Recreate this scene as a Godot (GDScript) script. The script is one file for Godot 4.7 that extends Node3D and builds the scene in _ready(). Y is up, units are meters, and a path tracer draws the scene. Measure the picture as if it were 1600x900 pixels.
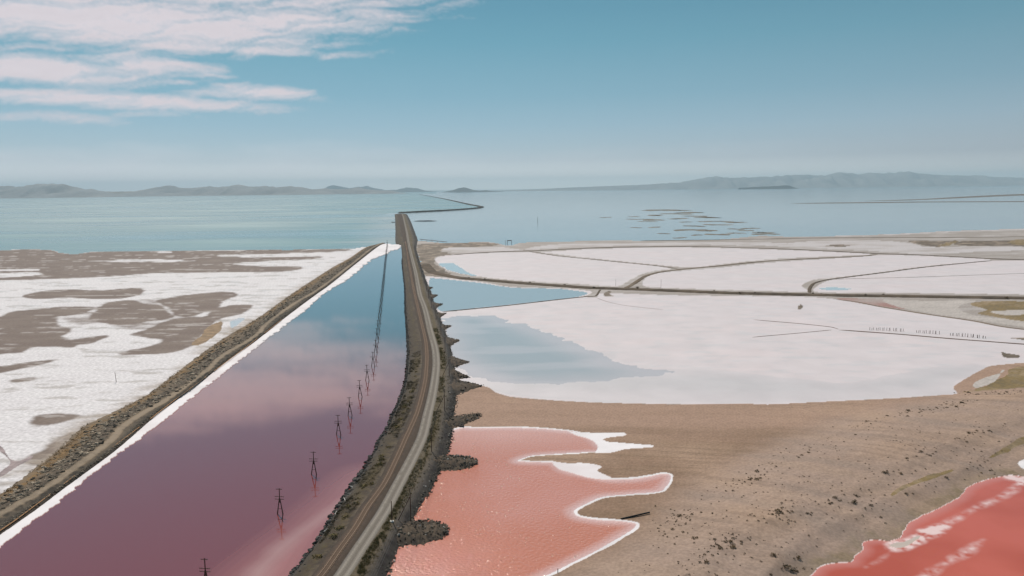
extends Node3D
# Salt ponds seen from the air: a railway causeway runs north between brine ponds into a shallow lake.
# Plan outlines in metres: x east, z south (the causeway runs towards -z), pairs x, z.
const OUT := {
	"left_flat": [-1567, -1638, -1121, -1612, -1094, -1634, -1032, -1625, -991, -1594, -948, -1539, -909, -1503, -881, -1499, -883, -1538, -849, -1550, -771, -1555, -674, -1550, -610, -1542, -538, -1548, -468, -1538, -403, -1546, -337, -1554, -313, -1603, -284, -1636, -220, -1050, -209.1, -621.2, -175.1, -345.1, -176.2, -266.3, -174.2, -217.6, -193, -186.4],
	"mud_a": [-1567, -1638, -1119, -1608, -1090, -1628, -1028, -1620, -944, -1532, -877, -1493, -878, -1530, -767, -1547, -607, -1533, -535, -1540, -400, -1536, -336, -1537, -338, -1496, -417, -1453, -486, -1433, -562, -1436, -555, -1386, -450, -1360, -356, -1362, -357, -1324, -417, -1294, -478, -1245, -412, -1196, -339, -1178, -338, -1121, -387, -1109, -456, -1111, -544, -1111, -584, -1078, -644, -1052, -726, -1037, -993, -1032],
	"mud_c": [-584, -868, -587, -893, -584, -918, -560, -925, -514, -915, -481, -931, -459, -911, -446, -868, -451, -842, -479, -839, -524, -853, -549, -845],
	"mud_d": [-693, -715, -508.4, -720.9, -517, -744, -508, -760, -492, -771, -483, -783, -455, -777, -439.6, -747, -450.1, -717, -442.5, -698.6, -413.2, -663.4, -396.3, -646.9, -386.6, -628.6, -385.3, -617.3, -370.1, -602.9, -355.9, -608.8, -347.7, -616.6, -343.9, -609.5, -343.2, -591.1, -341.8, -585.9, -349.1, -578.9, -348.9, -571.6, -366.2, -574.9, -381.5, -573.3, -378.2, -554.6, -385.3, -552.7, -389.8, -548.5, -515.8, -527.4],
	"mud_e": [-408.5, -707.1, -428.5, -754.3, -445, -803, -433, -821, -404.5, -795.6, -385.6, -785.3, -363.3, -749.8, -334.8, -709.5, -340.7, -695.6, -348.9, -687.4, -358.3, -676.2, -371.9, -673.8, -399.1, -695.8],
	"mud_f": [-398, -823, -391, -848, -381, -868, -350, -888, -326, -864, -323.6, -827.4, -317.8, -793.8, -310.6, -766.9, -310.6, -742.2, -312.3, -722.9, -320.4, -712.2, -342.5, -740.4, -371.3, -784.3],
	"mud_g": [-326.7, -622.3, -319.8, -642.3, -325, -684.2, -312.3, -700.8, -298.2, -707.1, -307.3, -742, -303.6, -775, -292.9, -783, -279.3, -777.6, -271.3, -723.9, -277.1, -705.7, -279.8, -681.3, -270.4, -639.4, -256.8, -578.8, -254, -555, -265.2, -542.2, -288.7, -541.2, -296, -546, -293.2, -561.6, -284.8, -573, -283.3, -592.9, -295.8, -601.4, -309.5, -607.5],
	"mud_h": [-475.3, -484.7, -362.2, -508.4, -346.6, -519.3, -336.5, -526.8, -332, -528.6, -335.8, -516.8, -341.1, -501.7, -349.1, -489.4, -446.7, -454.4],
	"mud_i": [-325.5, -467.2, -318.6, -472.7, -315.1, -469.2, -321.2, -463.8],
	"mud_j": [-209.4, -334.7, -208.8, -326.3, -213.7, -317.6, -221.4, -324.2, -223.2, -332.6, -222.7, -344, -223.9, -359.1, -220, -358],
	"puddle": [-247.1, -341.2, -240.3, -334.8, -229.2, -322.8, -224.6, -321.1, -222.9, -327.5, -220.3, -322.6, -220.9, -314.7, -220.4, -307.2, -220.3, -302.2, -223.8, -307.3, -225.6, -315.6, -227.9, -319.6, -237.7, -329.6, -244.6, -335.8],
	"mud_k": [-259.1, -389, -248, -390.9, -237.7, -388.2, -239.7, -377.2, -248.4, -373.2, -255.3, -377.8],
	"mud_mix": [-492, -755, -460, -786, -450, -813, -403, -833, -344.4, -744.5, -309.4, -718.9, -297, -672.4, -290.3, -609.2, -319.4, -627.6, -352, -647.3, -385.4, -671.4, -394.2, -656, -427.7, -687.3, -457.8, -721.3],
	"streak_a": [-792, -1332, -743, -1333, -654, -1341, -564, -1306, -597, -1292, -693, -1303],
	"streak_b": [-1158, -1205, -828, -1186, -772, -1187, -757, -1171, -814, -1165, -1128, -1174],
	"streak_c": [-1073, -1116, -791, -1132, -744, -1136, -710, -1106, -729, -1083, -751, -1074, -1024, -1064],
	"streak_d": [-731, -1513, -709, -1523, -694, -1499, -714, -1492],
	"creek": [-259.6, -647.8, -270.6, -680.8, -268.5, -694.4, -263.1, -706.6, -256, -697.1, -249.6, -663, -245, -632, -239.7, -603.6, -234.9, -575.2, -234.8, -556.3, -238.4, -554.2, -243.2, -580.6, -247.9, -609.5, -252.4, -629.5],
	"creek_pool": [-263.7, -677, -265.3, -692.5, -261.1, -701, -256, -693.6, -251.5, -664.7, -250.8, -647.3],
	"dirt_l": [-306, -1566, -292, -1316, -277, -1056, -265, -875, -247.8, -693.1, -251.3, -623.6, -228.8, -513.6, -227.5, -467, -223.1, -425.1, -224.9, -393.5, -229.1, -373.6, -218.7, -337.6, -215.7, -320.8, -210.5, -299.8, -212.2, -290.4, -208.3, -251.2, -204.8, -198.9, -197.1, -236.8, -198.2, -293.3, -203.5, -375.9, -213.6, -478.1, -225.4, -636.7, -257, -980, -291, -1600],
	"rust_l": [-255.7, -576.3, -266.5, -624.5, -273.3, -654.9, -273.7, -681, -263.4, -660.6, -254.1, -623.8, -249, -591, -249.5, -571.1],
	"salt_rim": [-295, -1677, -264, -1265, -238, -964, -230.3, -845.5, -218.9, -698.3, -209.9, -591.4, -205.1, -518.4, -199.9, -457.8, -195.5, -394.8, -190.8, -359, -187.5, -330.6, -185.3, -289.6, -183.6, -266.5, -182.8, -247.7, -182, -225.3, -181, -173.8, -168.8, -160.9, -66.6, -184.1, -70.3, -201.1, -70.8, -215.4, -69.4, -224.4, -68.6, -232.9, -67.8, -246.8, -67.7, -260.8, -67.2, -272.1, -67, -279.9, -67, -289.6, -65.6, -304.8, -65.2, -320.1, -64.4, -328.3, -65.5, -341.5, -64.4, -358.6, -65.2, -381.9, -65.9, -418.7, -69.2, -463.3, -75.6, -518, -80.1, -550.4, -94.2, -644, -110.9, -752.7, -133, -904, -169, -1131, -247, -1640],
	"pond_left": [-235, -1539, -242, -1483, -241, -1388, -247, -1323, -243, -1218, -231, -1084, -225, -970, -224, -900, -220, -834.4, -210.7, -735.3, -206.3, -657.1, -199.6, -561.3, -194.7, -491.3, -189.4, -418.4, -185.1, -363.8, -183.1, -314.4, -178.7, -273.3, -178.4, -256.6, -176.5, -238.6, -177.7, -219.6, -177.7, -170.3, -166.7, -158.6, -67.8, -168.4, -71.1, -184.2, -70.9, -199.5, -70, -215.4, -68.6, -224.4, -67.7, -232.9, -66.9, -246.8, -66.8, -260.7, -66.2, -272.1, -66, -279.9, -66, -289.5, -64.5, -304.8, -64, -320.1, -63.2, -328.3, -64.3, -341.4, -63.1, -358.5, -63.9, -381.8, -64.4, -418.7, -67.6, -463.2, -73.7, -517.9, -78.1, -550.3, -91.9, -643.8, -108.2, -752.6, -130, -904, -165, -1130, -241, -1639],
	"pink_streak": [-88.7, -187.4, -84.9, -215.7, -81.5, -236.3, -76.3, -257.2, -70.4, -282.5, -67.3, -299.9, -65.2, -302.7, -64.1, -284.3, -66, -263.5, -67.1, -243.9, -67.5, -225.2, -68.9, -202.8, -71.5, -178.6],
	"pink_pale": [-80.8, -187.2, -83.6, -223.5, -78.9, -242.3, -72.5, -260.9, -66.9, -276.3, -68.4, -263.5, -74, -249, -78.3, -233.1, -79.5, -217.5, -77.9, -196.4],
	"right_land": [-228, -1647, -222, -1770, -150, -1674, -118, -1649, -102, -1697, -66, -1712, -37, -1677, -13, -1595, 1, -1584, 23, -1667, 89, -1688, 186, -1704, 370, -1695, 481, -1698, 557, -1766, 636, -1826, 624, -1790, 769, -1765, 957, -1832, 1177, -1932, 1381, -1984, 2165, -2265, 479.7, -490.6, 184.2, -179.4, -42.4, -183.6, -39.7, -216.6, -35.5, -270.1, -31.5, -340.4, -38.5, -446.2, -60, -612.5, -103, -902, -170, -1352],
	"strip_a": [-144, -1510, -119, -1548, -80, -1551, -26, -1547, 1, -1506, 20, -1455, -24, -1428, -93, -1410, -126, -1452],
	"strip_b": [51, -1541, 106, -1605, 177, -1614, 247, -1612, 425, -1624, 553, -1584, 591, -1540, 523, -1498, 404, -1542, 304, -1544, 167, -1529, 33, -1469],
	"strip_c": [669, -1615, 803, -1603, 829, -1522, 811, -1430, 901, -1425, 981, -1405, 1285, -1338, 1192, -1241, 924, -1324, 791, -1294, 714, -1278, 671, -1337, 523, -1498, 585, -1560],
	"strip_d": [779, -1787, 856, -1786, 952, -1822, 1167, -1916, 1367, -1964, 2130, -2228, 2064, -2159, 1339, -1923, 1145, -1879, 933, -1785, 839, -1752],
	"tan_a": [861, -1594, 920, -1564, 956, -1578, 859, -1448, 821, -1421, 821, -1470],
	"tan_b": [951, -1559, 1086, -1557, 1422, -1483, 1297, -1352, 991, -1420, 900, -1433, 891, -1477],
	"tan_c": [633, -1481, 672, -1510, 679, -1474, 647, -1454],
	"gold_a": [854, -1465, 939, -1561, 957, -1568, 883, -1478, 844, -1433],
	"gold_b": [1032, -1527, 1111, -1593, 1233, -1573, 1108, -1411, 1006, -1442],
	"head_brown": [-206, -1643, -145, -1684, -57, -1680, -26, -1616, -73, -1550, -118, -1557, -141, -1477, -113, -1371, -136, -1334, -126, -1205, -87, -1053, -98, -1023, -117, -1010, -155, -1230],
	"pan_upper_left": [-135, -1322, -99, -1383, -24, -1409, 1, -1420, 32, -1416, 46, -1388, 87, -1313, 137, -1246, 182, -1186, 223, -1131, 237, -1093, 232, -1080, 205, -1061, 188, -1034, 167, -990, 136, -909, 126, -900, 62, -937, 0, -973, -58, -1034, -90, -1087, -119, -1194],
	"pan_upper_left_wet": [-120, -1210, -100, -1213, -85, -1160, -66, -1076, -49, -1026, -58, -1034, -90, -1091, -112, -1168],
	"pan_upper_mid": [56, -1405, 161, -1467, 292, -1484, 385, -1471, 493, -1413, 565, -1361, 632, -1288, 549, -1258, 425, -1214, 325, -1144, 269, -1107, 227, -1150, 139, -1270, 73, -1375],
	"pan_upper_right": [167, -934, 183, -992, 204, -1032, 257, -1069, 312, -1098, 408, -1165, 600, -1249, 645, -1274, 705, -1242, 764, -1168, 619, -1089, 511, -1015, 419, -957, 390, -942, 352, -887, 337, -834.2, 296.1, -842.9, 192.4, -876.8, 164, -891],
	"pan_far_right": [412, -939, 505, -1002, 612, -1075, 760, -1156, 805, -1151, 1011, -1050, 728, -752, 558, -793, 397, -821, 347, -831, 375, -891],
	"pan_far_right_wet": [363, -862, 382, -869, 397, -854, 386, -846, 365, -848],
	"pan_blue": [-113, -1005, -86, -989, -33, -939, 0, -899.1, 58.1, -882.4, 75.8, -863.8, 87.7, -846.5, 82.2, -828.6, 61.3, -802.8, -0.2, -764, -39.4, -741.5, -70.6, -725.7, -91.7, -834.6],
	"pan_blue_rim": [-121, -1025, -88, -1003, -33, -949, 0, -905, 58.4, -888.2, 90.8, -862.6, 92.2, -840.8, 82.8, -820.9, 60.8, -796.7, -0.2, -759.7, -39.2, -737.4, -73.3, -721.2, -95.4, -834.9],
	"pan_main": [-88.5, -715.4, -69.8, -717.9, -39.1, -736.2, -0.2, -758.4, 41.3, -786.4, 79.7, -811.2, 93.9, -810.1, 101.7, -840, 179.7, -818.3, 248.4, -807.9, 282.1, -802.7, 325.1, -792.1, 344.7, -776.4, 366, -722.9, 387.4, -676, 408.2, -637.8, 414.3, -612.9, 423, -598.1, 507.3, -519.7, 479.7, -490.6, 344.2, -484, 330.1, -481, 315, -475.5, 283.8, -447.6, 262.2, -426, 255.9, -412.4, 247.2, -410.1, 216.9, -404.8, 178.5, -399.9, 141, -395.2, 132.7, -396.7, 106.1, -397.1, 79.7, -398.8, 48.7, -402.5, 26.6, -407.2, -0.7, -416.1, -10.2, -426.1, -18, -440.8, -40.5, -446.3, -62.7, -585.8],
	"pan_wet": [-71.8, -674.9, -61.3, -691.5, -40.9, -708.4, -25.1, -703.6, -0.4, -657.1, 13.9, -646.6, 32.6, -601.6, 49.3, -562.2, 57.1, -541, 70.3, -531.6, 73.8, -516.7, 65.8, -497.4, 86.8, -490.8, 99.9, -497.7, 87.5, -478.1, 100.2, -477.6, 122.5, -481.8, 132.2, -477.8, 147.9, -466.8, 163.3, -459.4, 169, -452.7, 196.1, -440.6, 211.5, -439.9, 230.3, -450, 251.5, -462, 286.6, -477.7, 310.6, -482, 315.3, -477.2, 282.3, -447.6, 261.1, -426, 253.8, -413.2, 218.5, -407.9, 179.9, -403, 142.1, -398.2, 106.9, -400.2, 80.3, -401.9, 49.1, -405.7, 26.8, -410.4, -0.7, -420.2, -10.3, -430.3, -19.8, -445.4, -51.1, -516.8],
	"pan_wet_deep": [-66.4, -681.4, -58.2, -691.3, -25, -700, -0.4, -657.1, 13.9, -646.6, 32.6, -601.6, 49.3, -562.2, 57.1, -541, 67.4, -527.4, 68.5, -501.1, 85.8, -485.4, 108.3, -470.3, 64.2, -454.1, 31.2, -446.2, -0.7, -447.6, -23.3, -461.2, -46.5, -516.6],
	"pan_wet_deep_right": [230.7, -446.8, 250.7, -460.4, 285.6, -476, 309.5, -480.2, 312.4, -474.7, 277.3, -444.7, 253.9, -424.9, 227.9, -426, 207.5, -431.2],
	"sand": [-39.9, -478.8, -34.2, -441.5, -18, -440, -10.2, -426.1, -0.7, -416.1, 26.6, -407.2, 48.7, -402.5, 79.7, -398.8, 106.1, -397.1, 132.7, -396.7, 141, -395.2, 178.5, -399.9, 216.9, -404.8, 247.2, -410.1, 255.9, -412.4, 262.2, -426, 283.8, -447.6, 315, -475.5, 330.1, -481, 344.2, -484, 479.7, -490.6, 181.7, -176.7, -46.9, -180.9, -44, -233.2, -39.6, -283.6, -34.6, -340.5, -33.1, -392.2],
	"spit_salt": [277.7, -432.6, 294.7, -447.1, 309.7, -457.7, 318.2, -465.7, 302.5, -446.8, 287.1, -432.2, 274.3, -424.1],
	"spit_gold": [304.4, -446.7, 323.4, -467.2, 338.1, -475.2, 379, -473.3, 338.6, -421.3, 301.9, -422.9, 275.5, -417, 259.3, -415, 275.3, -422.6],
	"corner_pink": [345.7, -778.7, 366.6, -779.4, 394, -765.8, 384.4, -733.9, 382.4, -706, 366.9, -724.9],
	"corner_white": [389.7, -763.9, 426, -756.7, 478.2, -755, 444.6, -721.4, 423.9, -677.1, 437.3, -652.1, 452.9, -641.3, 495.2, -622.9, 463.4, -582, 430.6, -609, 412, -643.9, 391.3, -682.9, 382.4, -717.8],
	"corner_gold": [458.6, -728.5, 482.4, -745.9, 515, -750, 526, -747, 607, -726, 519.1, -618.4, 448.6, -635.2, 439.4, -655.3, 435.3, -676.4, 457.5, -696.9],
	"corner_pale": [453.5, -686, 473.9, -693.9, 489.8, -694.7, 505.4, -682.5, 472.9, -670.3, 453.7, -668.1],
	"islet_a": [351.7, -518.2, 351, -513, 353.6, -510.8, 356.2, -506.6, 350.7, -499.9, 344.3, -498.3, 342.7, -501.3],
	"islet_b": [387.4, -563.2, 397.9, -567.6, 401.5, -564.9, 406.4, -559.6, 394.4, -556.6, 392.8, -561.6],
	"islet_c": [285.1, -724.7, 294.8, -744.6, 295.7, -740.3, 285.2, -716.7, 279.8, -709.3],
	"islet_d": [102.8, -819.3, 109.7, -850.1, 115.6, -855, 112, -833.9, 112.9, -813.5, 107.2, -814],
	"spit_wet": [277.7, -432.6, 294.7, -447.1, 309.7, -457.7, 293.7, -439.4],
	"pink_pond": [-32.8, -355.5, -26.2, -361.2, -20.3, -361, -0.8, -360.9, 15.3, -358.3, 21.6, -356.1, 30.9, -352.3, 37.9, -343.5, 41.1, -331.8, 43.3, -325.7, 28.4, -323.7, 13.7, -321.7, 6.4, -319.5, 1.4, -314.5, 6.2, -313.2, 17.5, -311.3, 21.2, -303.7, 29.4, -297.7, 39, -292.3, 48.8, -292.3, 56.7, -294.8, 62.6, -297.5, 65.4, -296.7, 64, -289.8, 61, -283.3, 57.6, -279.3, 43.2, -276.6, 34.7, -274.7, 27.8, -269, 22.4, -262.8, 23.1, -257.9, 29.9, -254.8, 38.5, -253.3, 42.5, -252.1, 43.8, -250.6, 42.1, -247.1, 36.7, -241.4, 27.9, -232.4, 18.7, -224.1, 13.2, -219, 6.9, -213.7, -8.5, -199.9, -36.5, -189.4, -43.6, -189.5, -46.8, -214.9, -45.3, -228.9, -44.4, -242.4, -43.4, -254.8, -42.5, -271.4, -41.4, -286.9, -39, -304.1, -36.4, -327.4, -34.4, -345],
	"white_dep_a": [27.9, -353.4, 32.4, -351.3, 41.9, -351.5, 54.4, -350.1, 53.9, -346.7, 43.3, -342, 44.3, -337.8, 52.3, -336.2, 65.2, -332.3, 64.3, -329.3, 51, -327.6, 44.5, -323.6, 37.2, -323.4, 39.5, -331, 38.2, -338.1, 34.8, -343.6, 30.5, -347.5],
	"white_dep_b": [17.3, -312.5, 24.4, -310.3, 28.7, -311, 34.2, -309.7, 38.3, -306.2, 35.6, -301.8, 38.2, -296.8, 41.1, -292.2, 35, -292.7, 27.4, -297.1, 19.3, -304.5],
	"dark_edge": [-16.2, -434.8, 10.6, -419.7, 36.2, -412, 71, -400.4, 140.2, -392.8, 247.5, -407.4, 245.2, -403.6, 139, -389.2, 70.2, -395.5, 28.2, -403.3, -0.7, -413.5],
	"red_pond": [79.6, -201.5, 91.5, -213.8, 96.1, -218.7, 101.2, -221, 108, -222.5, 111.3, -226.2, 115.2, -230.4, 117.9, -234.8, 123.3, -237, 127.2, -236, 132, -238.2, 135.4, -242.8, 139.5, -247.7, 147.4, -254.2, 161.5, -263.1, 171.9, -270.4, 175.9, -274.5, 181.5, -280, 191.5, -286.9, 201.3, -290.6, 205.9, -291.5, 210.4, -290.4, 325.8, -328.5, 181.7, -176.7, 66.1, -178.9],
	"red_bar": [124.5, -233.3, 126.9, -235.5, 131.2, -236.6, 136.9, -239.9, 143.2, -244.6, 150.5, -248.2, 153.5, -246.8, 147.8, -241.6, 140.8, -237, 134.3, -233.1, 127.3, -229.3, 124.5, -230],
	"red_bar_core": [125.4, -232.8, 128.6, -234.6, 131.6, -235.4, 138.2, -239.4, 140.2, -239.9, 133.9, -234.4, 127.8, -231],
	"red_streak_a": [149.5, -246.4, 163.1, -255.9, 174.5, -263.9, 187.2, -271.2, 207.2, -287.7, 213.4, -291.6, 198.6, -277, 184.1, -266.5, 172, -260, 159.2, -251.3],
	"red_streak_b": [119.1, -208.7, 125.2, -213.8, 141.1, -224.7, 149.2, -230.1, 160.7, -237.5, 150.4, -227.9, 138.7, -220.6, 126.3, -211.2],
	"red_streak_c": [110.9, -219.2, 116.3, -222.7, 123.3, -228.5, 117.3, -222.7],
	"red_corner": [202.1, -289.9, 205.5, -292.2, 209.1, -292.5, 213.2, -294.4, 289.8, -321.2, 279, -308.6, 206.2, -282.5, 202.9, -285.2],
	"white_pool": [215.4, -301.6, 219.5, -305.1, 224.8, -307.3, 258.3, -318, 252.2, -310.3, 214.6, -296.5],
	"gold_terrace": [143.5, -267, 154, -273.9, 165.5, -281.1, 181.7, -291.9, 175, -288.7, 164.4, -283.7, 152.2, -275.2],
	"gold_terrace_right": [206.1, -306.3, 221.1, -318.4, 238.7, -331.4, 297.5, -368.5, 289.5, -358.2, 233.5, -323.8, 216.9, -312.1],
	"terrace_line": [63.1, -196.6, 79.2, -214, 94.4, -230.1, 110.9, -243.6, 125.6, -253.4, 142.2, -264.6, 160.1, -276.1, 180, -289.2, 200.2, -303.6, 222.3, -320.3, 251.1, -340.5, 338.7, -398.6],
	"dune_line": [53.9, -211.7, 71.6, -231.8, 94.5, -248, 112.9, -256.4, 134.2, -271.9, 157.6, -290.7, 196.3, -315.7, 229.1, -339.8, 285.5, -374.9],
	"beach_line": [8.7, -209.8, 19.3, -219.9, 33.4, -233.5, 47, -248.8, 57.3, -265.6, 75.6, -289.9, 98.9, -314.8, 131.8, -341.9, 173.5, -372.8, 218.5, -394.3, 255.9, -409.4, 301.7, -422.5, 344.8, -429.3],
	"scrub_0": [168.4, -347.6, 191.3, -365.2, 206.6, -372.3, 222.5, -379.6, 238.2, -386, 249.3, -391.7],
	"scrub_1": [79.7, -274.6, 88.7, -281.3, 96, -281.8, 104.8, -290.8, 112.8, -302, 132, -319.3, 148.1, -329.9],
	"scrub_2": [52.6, -237.8, 55.5, -243.9, 59.4, -253.5, 63.1, -251.3, 62.3, -262.2],
	"scrub_3": [52.7, -212.5, 59.2, -218.6, 65.4, -225, 69.9, -229.7, 74.1, -231.8, 74, -225.7],
	"scrub_4": [111.9, -255.9, 116.6, -259.6, 121.8, -262.3, 130.3, -267.2, 136.5, -276.2, 146, -284.2, 154, -288.7, 159.1, -292, 175, -303.1, 181.2, -306.7, 195.4, -315.7, 208.5, -325.3, 221.2, -333.7, 229.7, -339.8],
	"scrub_5": [78.9, -214.2, 84.4, -218.8, 89.8, -223.6, 120.9, -250.9, 131.7, -256.5, 140.8, -262.9, 188.3, -292.5, 198.4, -298.7, 205, -304.4, 225.5, -323],
	"scrub_6": [90, -248.1, 92.5, -245.5, 96.6, -250, 106.3, -253.4],
	"scrub_7": [254.8, -410.8, 268.3, -408.9, 271.9, -404.8, 282.6, -411, 297, -415.9],
	"rail": [-64.6, -183.7, -59.2, -213.5, -57.6, -227.7, -55.7, -243.8, -54.6, -261, -52.2, -281.9, -51.4, -310.2, -51.2, -338.8, -51, -351.1, -50.9, -377.4, -52.7, -418.5, -54.9, -451.1, -60.8, -510.4, -68.2, -566.5, -83.1, -658.8, -119, -880.8, -145, -1049, -185, -1307, -237, -1646, -319, -2149, -507, -3313, -604, -3887],
	"road": [-57.8, -184, -53, -213.9, -51.4, -228.2, -49.8, -241.8, -47.9, -259.8, -46.3, -285.8, -45, -308.5, -43.8, -340.3, -45.2, -378.1, -46.4, -408.6, -49, -452, -52.2, -491.8, -57.7, -536.9, -69.8, -613.4, -87.2, -726.2, -104.7, -827.1, -138, -1051, -167, -1237, -198, -1437, -247, -1757, -291, -2053, -484, -3314, -574, -3886],
	"left_toe": [-71.9, -184.3, -70.9, -215.6, -69.7, -225.5, -68.9, -234, -68.1, -248, -68.1, -262.1, -67.6, -273.5, -67.6, -281.4, -67.2, -290.5, -65.6, -305.1, -65.2, -320.4, -64.7, -330.3, -65.6, -341.8, -64.5, -358.9, -65.3, -382.2, -66, -419.1, -69.3, -463.6, -75.7, -518.5, -80.2, -550.9, -94.3, -644.5, -111, -753.4, -133, -905, -169, -1132, -246, -1632, -264, -1673, -348, -2210, -536, -3406, -631, -3995],
	"right_toe": [-43.3, -188.2, -39.7, -216.8, -39.3, -231.1, -37.6, -249.8, -35.5, -270.3, -33.6, -280.5, -32, -294.9, -30.4, -313.8, -29.7, -340.6, -30.3, -364.8, -31, -392.5, -32.1, -417.7, -34.5, -446.4, -38.8, -488, -46.3, -549.1, -55.7, -612.8, -68.7, -692.6, -81.8, -772.7, -96.6, -873.2, -124, -1042, -193, -1501, -224, -1772, -263, -2035, -310, -2348, -401, -2951, -543, -3859],
	"dike_left_edge": [-208.5, -198.9, -209.6, -265.5, -209.4, -286.4, -210.9, -298.4, -214, -313.8, -216.4, -329, -223.9, -359.1, -226.3, -374.6, -223.3, -397, -221.3, -429.1, -227, -470.3, -231.4, -506, -242.4, -601.1, -245.9, -696.5, -265, -875, -281, -1072, -289, -1182, -295, -1328, -314, -1585, -298, -1718],
	"dike_right_edge": [-180.5, -169.8, -181.6, -224.9, -182.8, -247.7, -183.2, -265.9, -184.9, -288.9, -187.1, -329.7, -190.3, -358, -194.9, -393.6, -199.3, -456.2, -204.3, -516.3, -209, -588.8, -217.8, -694.7, -228.9, -840.2, -237, -957, -262, -1253, -292, -1637, -286, -1737],
	"dike_track": [-193.9, -184, -191.9, -241.8, -192.2, -261.6, -190.4, -282.1, -192, -312.8, -195.1, -344.9, -199.7, -362.5, -201.2, -388.7, -198.8, -432.4, -204.3, -476.5, -210.5, -513.8, -212.8, -539, -212.6, -599.5, -222.1, -652.6, -232.6, -777.3, -236, -913, -262, -1205, -293, -1562, -289, -1736],
	"rust_pipe_run": [-183.3, -230.1, -183.9, -249.4, -184, -258.1, -186.4, -291.5, -188.4, -312.2, -191.6, -359.2, -196.4, -416.6, -201.6, -491, -208.8, -588.4, -216.5, -680.8],
	"far_causeway": [-611, -3997, -532, -4138, -440, -4285, -326, -4508, -242, -4773, -208, -4957, -204, -5171, -255, -5517, -354, -6160, -893, -9998, -1996, -17347, -2764, -22359],
	"main_dike": [-142, -1201, -118, -1084, -89, -1025, -65, -994, -34, -972, 0, -945, 60, -905, 96.9, -883.3, 169.3, -857.3, 236.9, -830.1, 286.6, -815.7, 351.7, -800.5, 415.7, -788.1, 538, -764, 705, -728],
	"curve_dike": [134.7, -877.2, 146, -900, 164, -950, 184, -1002, 210, -1043, 244, -1073, 273, -1092, 318, -1120, 414, -1185, 506, -1219, 603, -1254, 640, -1281],
	"top_dike": [-112, -1364, -66, -1400, 1, -1429, 47, -1436, 163, -1487, 295, -1503, 390, -1489, 498, -1428, 569, -1372, 646, -1293, 710, -1250, 774, -1180, 811, -1160, 1029, -1069],
	"slant_dike": [32, -1431, 60, -1369, 87, -1314, 137, -1250, 182, -1189, 223, -1134, 247, -1086],
	"right_dike": [335.8, -822.1, 353, -864, 375, -905, 395, -929, 414, -944, 506, -1005, 611, -1075, 757, -1154],
	"far_line": [412, -941, 457, -948, 523, -954, 689, -982, 979, -1016],
	"thin_dike": [-70.1, -720.6, -39.2, -737, -0.2, -759.2, 41.4, -787.4, 82.1, -813.1, 93.1, -816.2, 100, -844.1, 105.5, -871.2],
	"pan_line_a": [217.9, -659.1, 229.5, -650.8, 252.5, -636, 272.9, -618.1, 274.2, -606.4],
	"pan_line_b": [273, -606, 289.9, -596.6, 310.8, -585.8, 338.9, -567.4, 362.9, -553.8, 384.2, -542, 486, -497.2],
	"pan_line_c": [190.3, -578.8, 207.7, -584.9, 236.4, -594.7, 269, -606.7],
	"pan_line_d": [93.3, -804.9, 99.4, -780.8, 112.5, -753.3, 132.1, -733.2, 151.5, -717.9],
	"shore_road": [294, -1680, 477, -1682, 742, -1704, 951, -1679, 1160, -1665, 1551, -1618],
	"corner_dike": [343.5, -773.5, 357.4, -752.3, 365.7, -722.3, 387.1, -675.5, 407.8, -637.2, 414, -612.4, 423.6, -598.9, 505, -517.2],
	"jetty_0": [-36.2, -260, -23.2, -246.7, -39.1, -232.2],
	"jetty_1": [-30.4, -326.4, -15.9, -313.1, -30.9, -300.2],
	"jetty_2": [-32.7, -378.4, -16.9, -381.2, -32.3, -349.7],
	"jetty_3": [-38.8, -465.2, -17.6, -440.8, -35.7, -410.9],
	"jetty_4": [-39.2, -493.1, -27.4, -461.4, -36.3, -453.8],
	"jetty_5": [-45, -533.2, -30.2, -504, -38.4, -482.2],
	"jetty_6": [-53.6, -601.1, -42, -579.5, -46.7, -542],
	"jetty_7": [-62.8, -654.6, -53.9, -644.6, -55.7, -606.7],
	"jetty_8": [-73.7, -718.2, -64.7, -710, -65.1, -661.2],
	"jetty_9": [-83.8, -785.7, -73.5, -771.5, -74.4, -726],
	"jetty_10": [-94.2, -850.5, -84.9, -839.2, -84.9, -790.4],
	"jetty_11": [-107, -927, -98, -907, -96.3, -856],
	"jetty_12": [-335, -2563, -318, -2513, -303, -2344],
	"jetty_13": [-438, -3223, -419, -3147, -387, -2886],
	"a_frames": [-94.1, -210.3, -88, -262.8, -85.6, -301.6, -87, -353.1, -88.1, -384.5, -89.9, -420.4, -93.1, -458.6, -96.5, -496.6, -102.1, -537, -109.6, -584.2, -118.3, -640.4, -130.2, -715.6, -147.7, -825.2, -171, -973, -210, -1217, -270, -1599],
	"road_poles": [-43.8, -249.6, -37.4, -252, -37.2, -320.4, -36.8, -382.4, -40.6, -457.5],
	"post_row_a": [298.3, -604.1, 322.2, -595.7],
	"post_row_b": [330.3, -591.1, 343.8, -582.8],
	"post_row_c": [350.2, -578, 369.6, -564.2],
	"lone_posts": [-254.3, -460.1, 97, -2705, 179.3, -877.9, 128, -900, 13.4, -217.4],
	"trestle": [-219, -1759, -147, -1674],
	"frame_stand": [-9, -1604, -0, -1603],
	"black_pipe": [38.7, -254.6, 50, -258.9],
	"groyne": [-389, -2920, -289, -2906],
	"groyne_left": [-460, -2824, -442, -2819],
	"boulder": [-26.9, -363.3, 47.5, -249],
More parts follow.
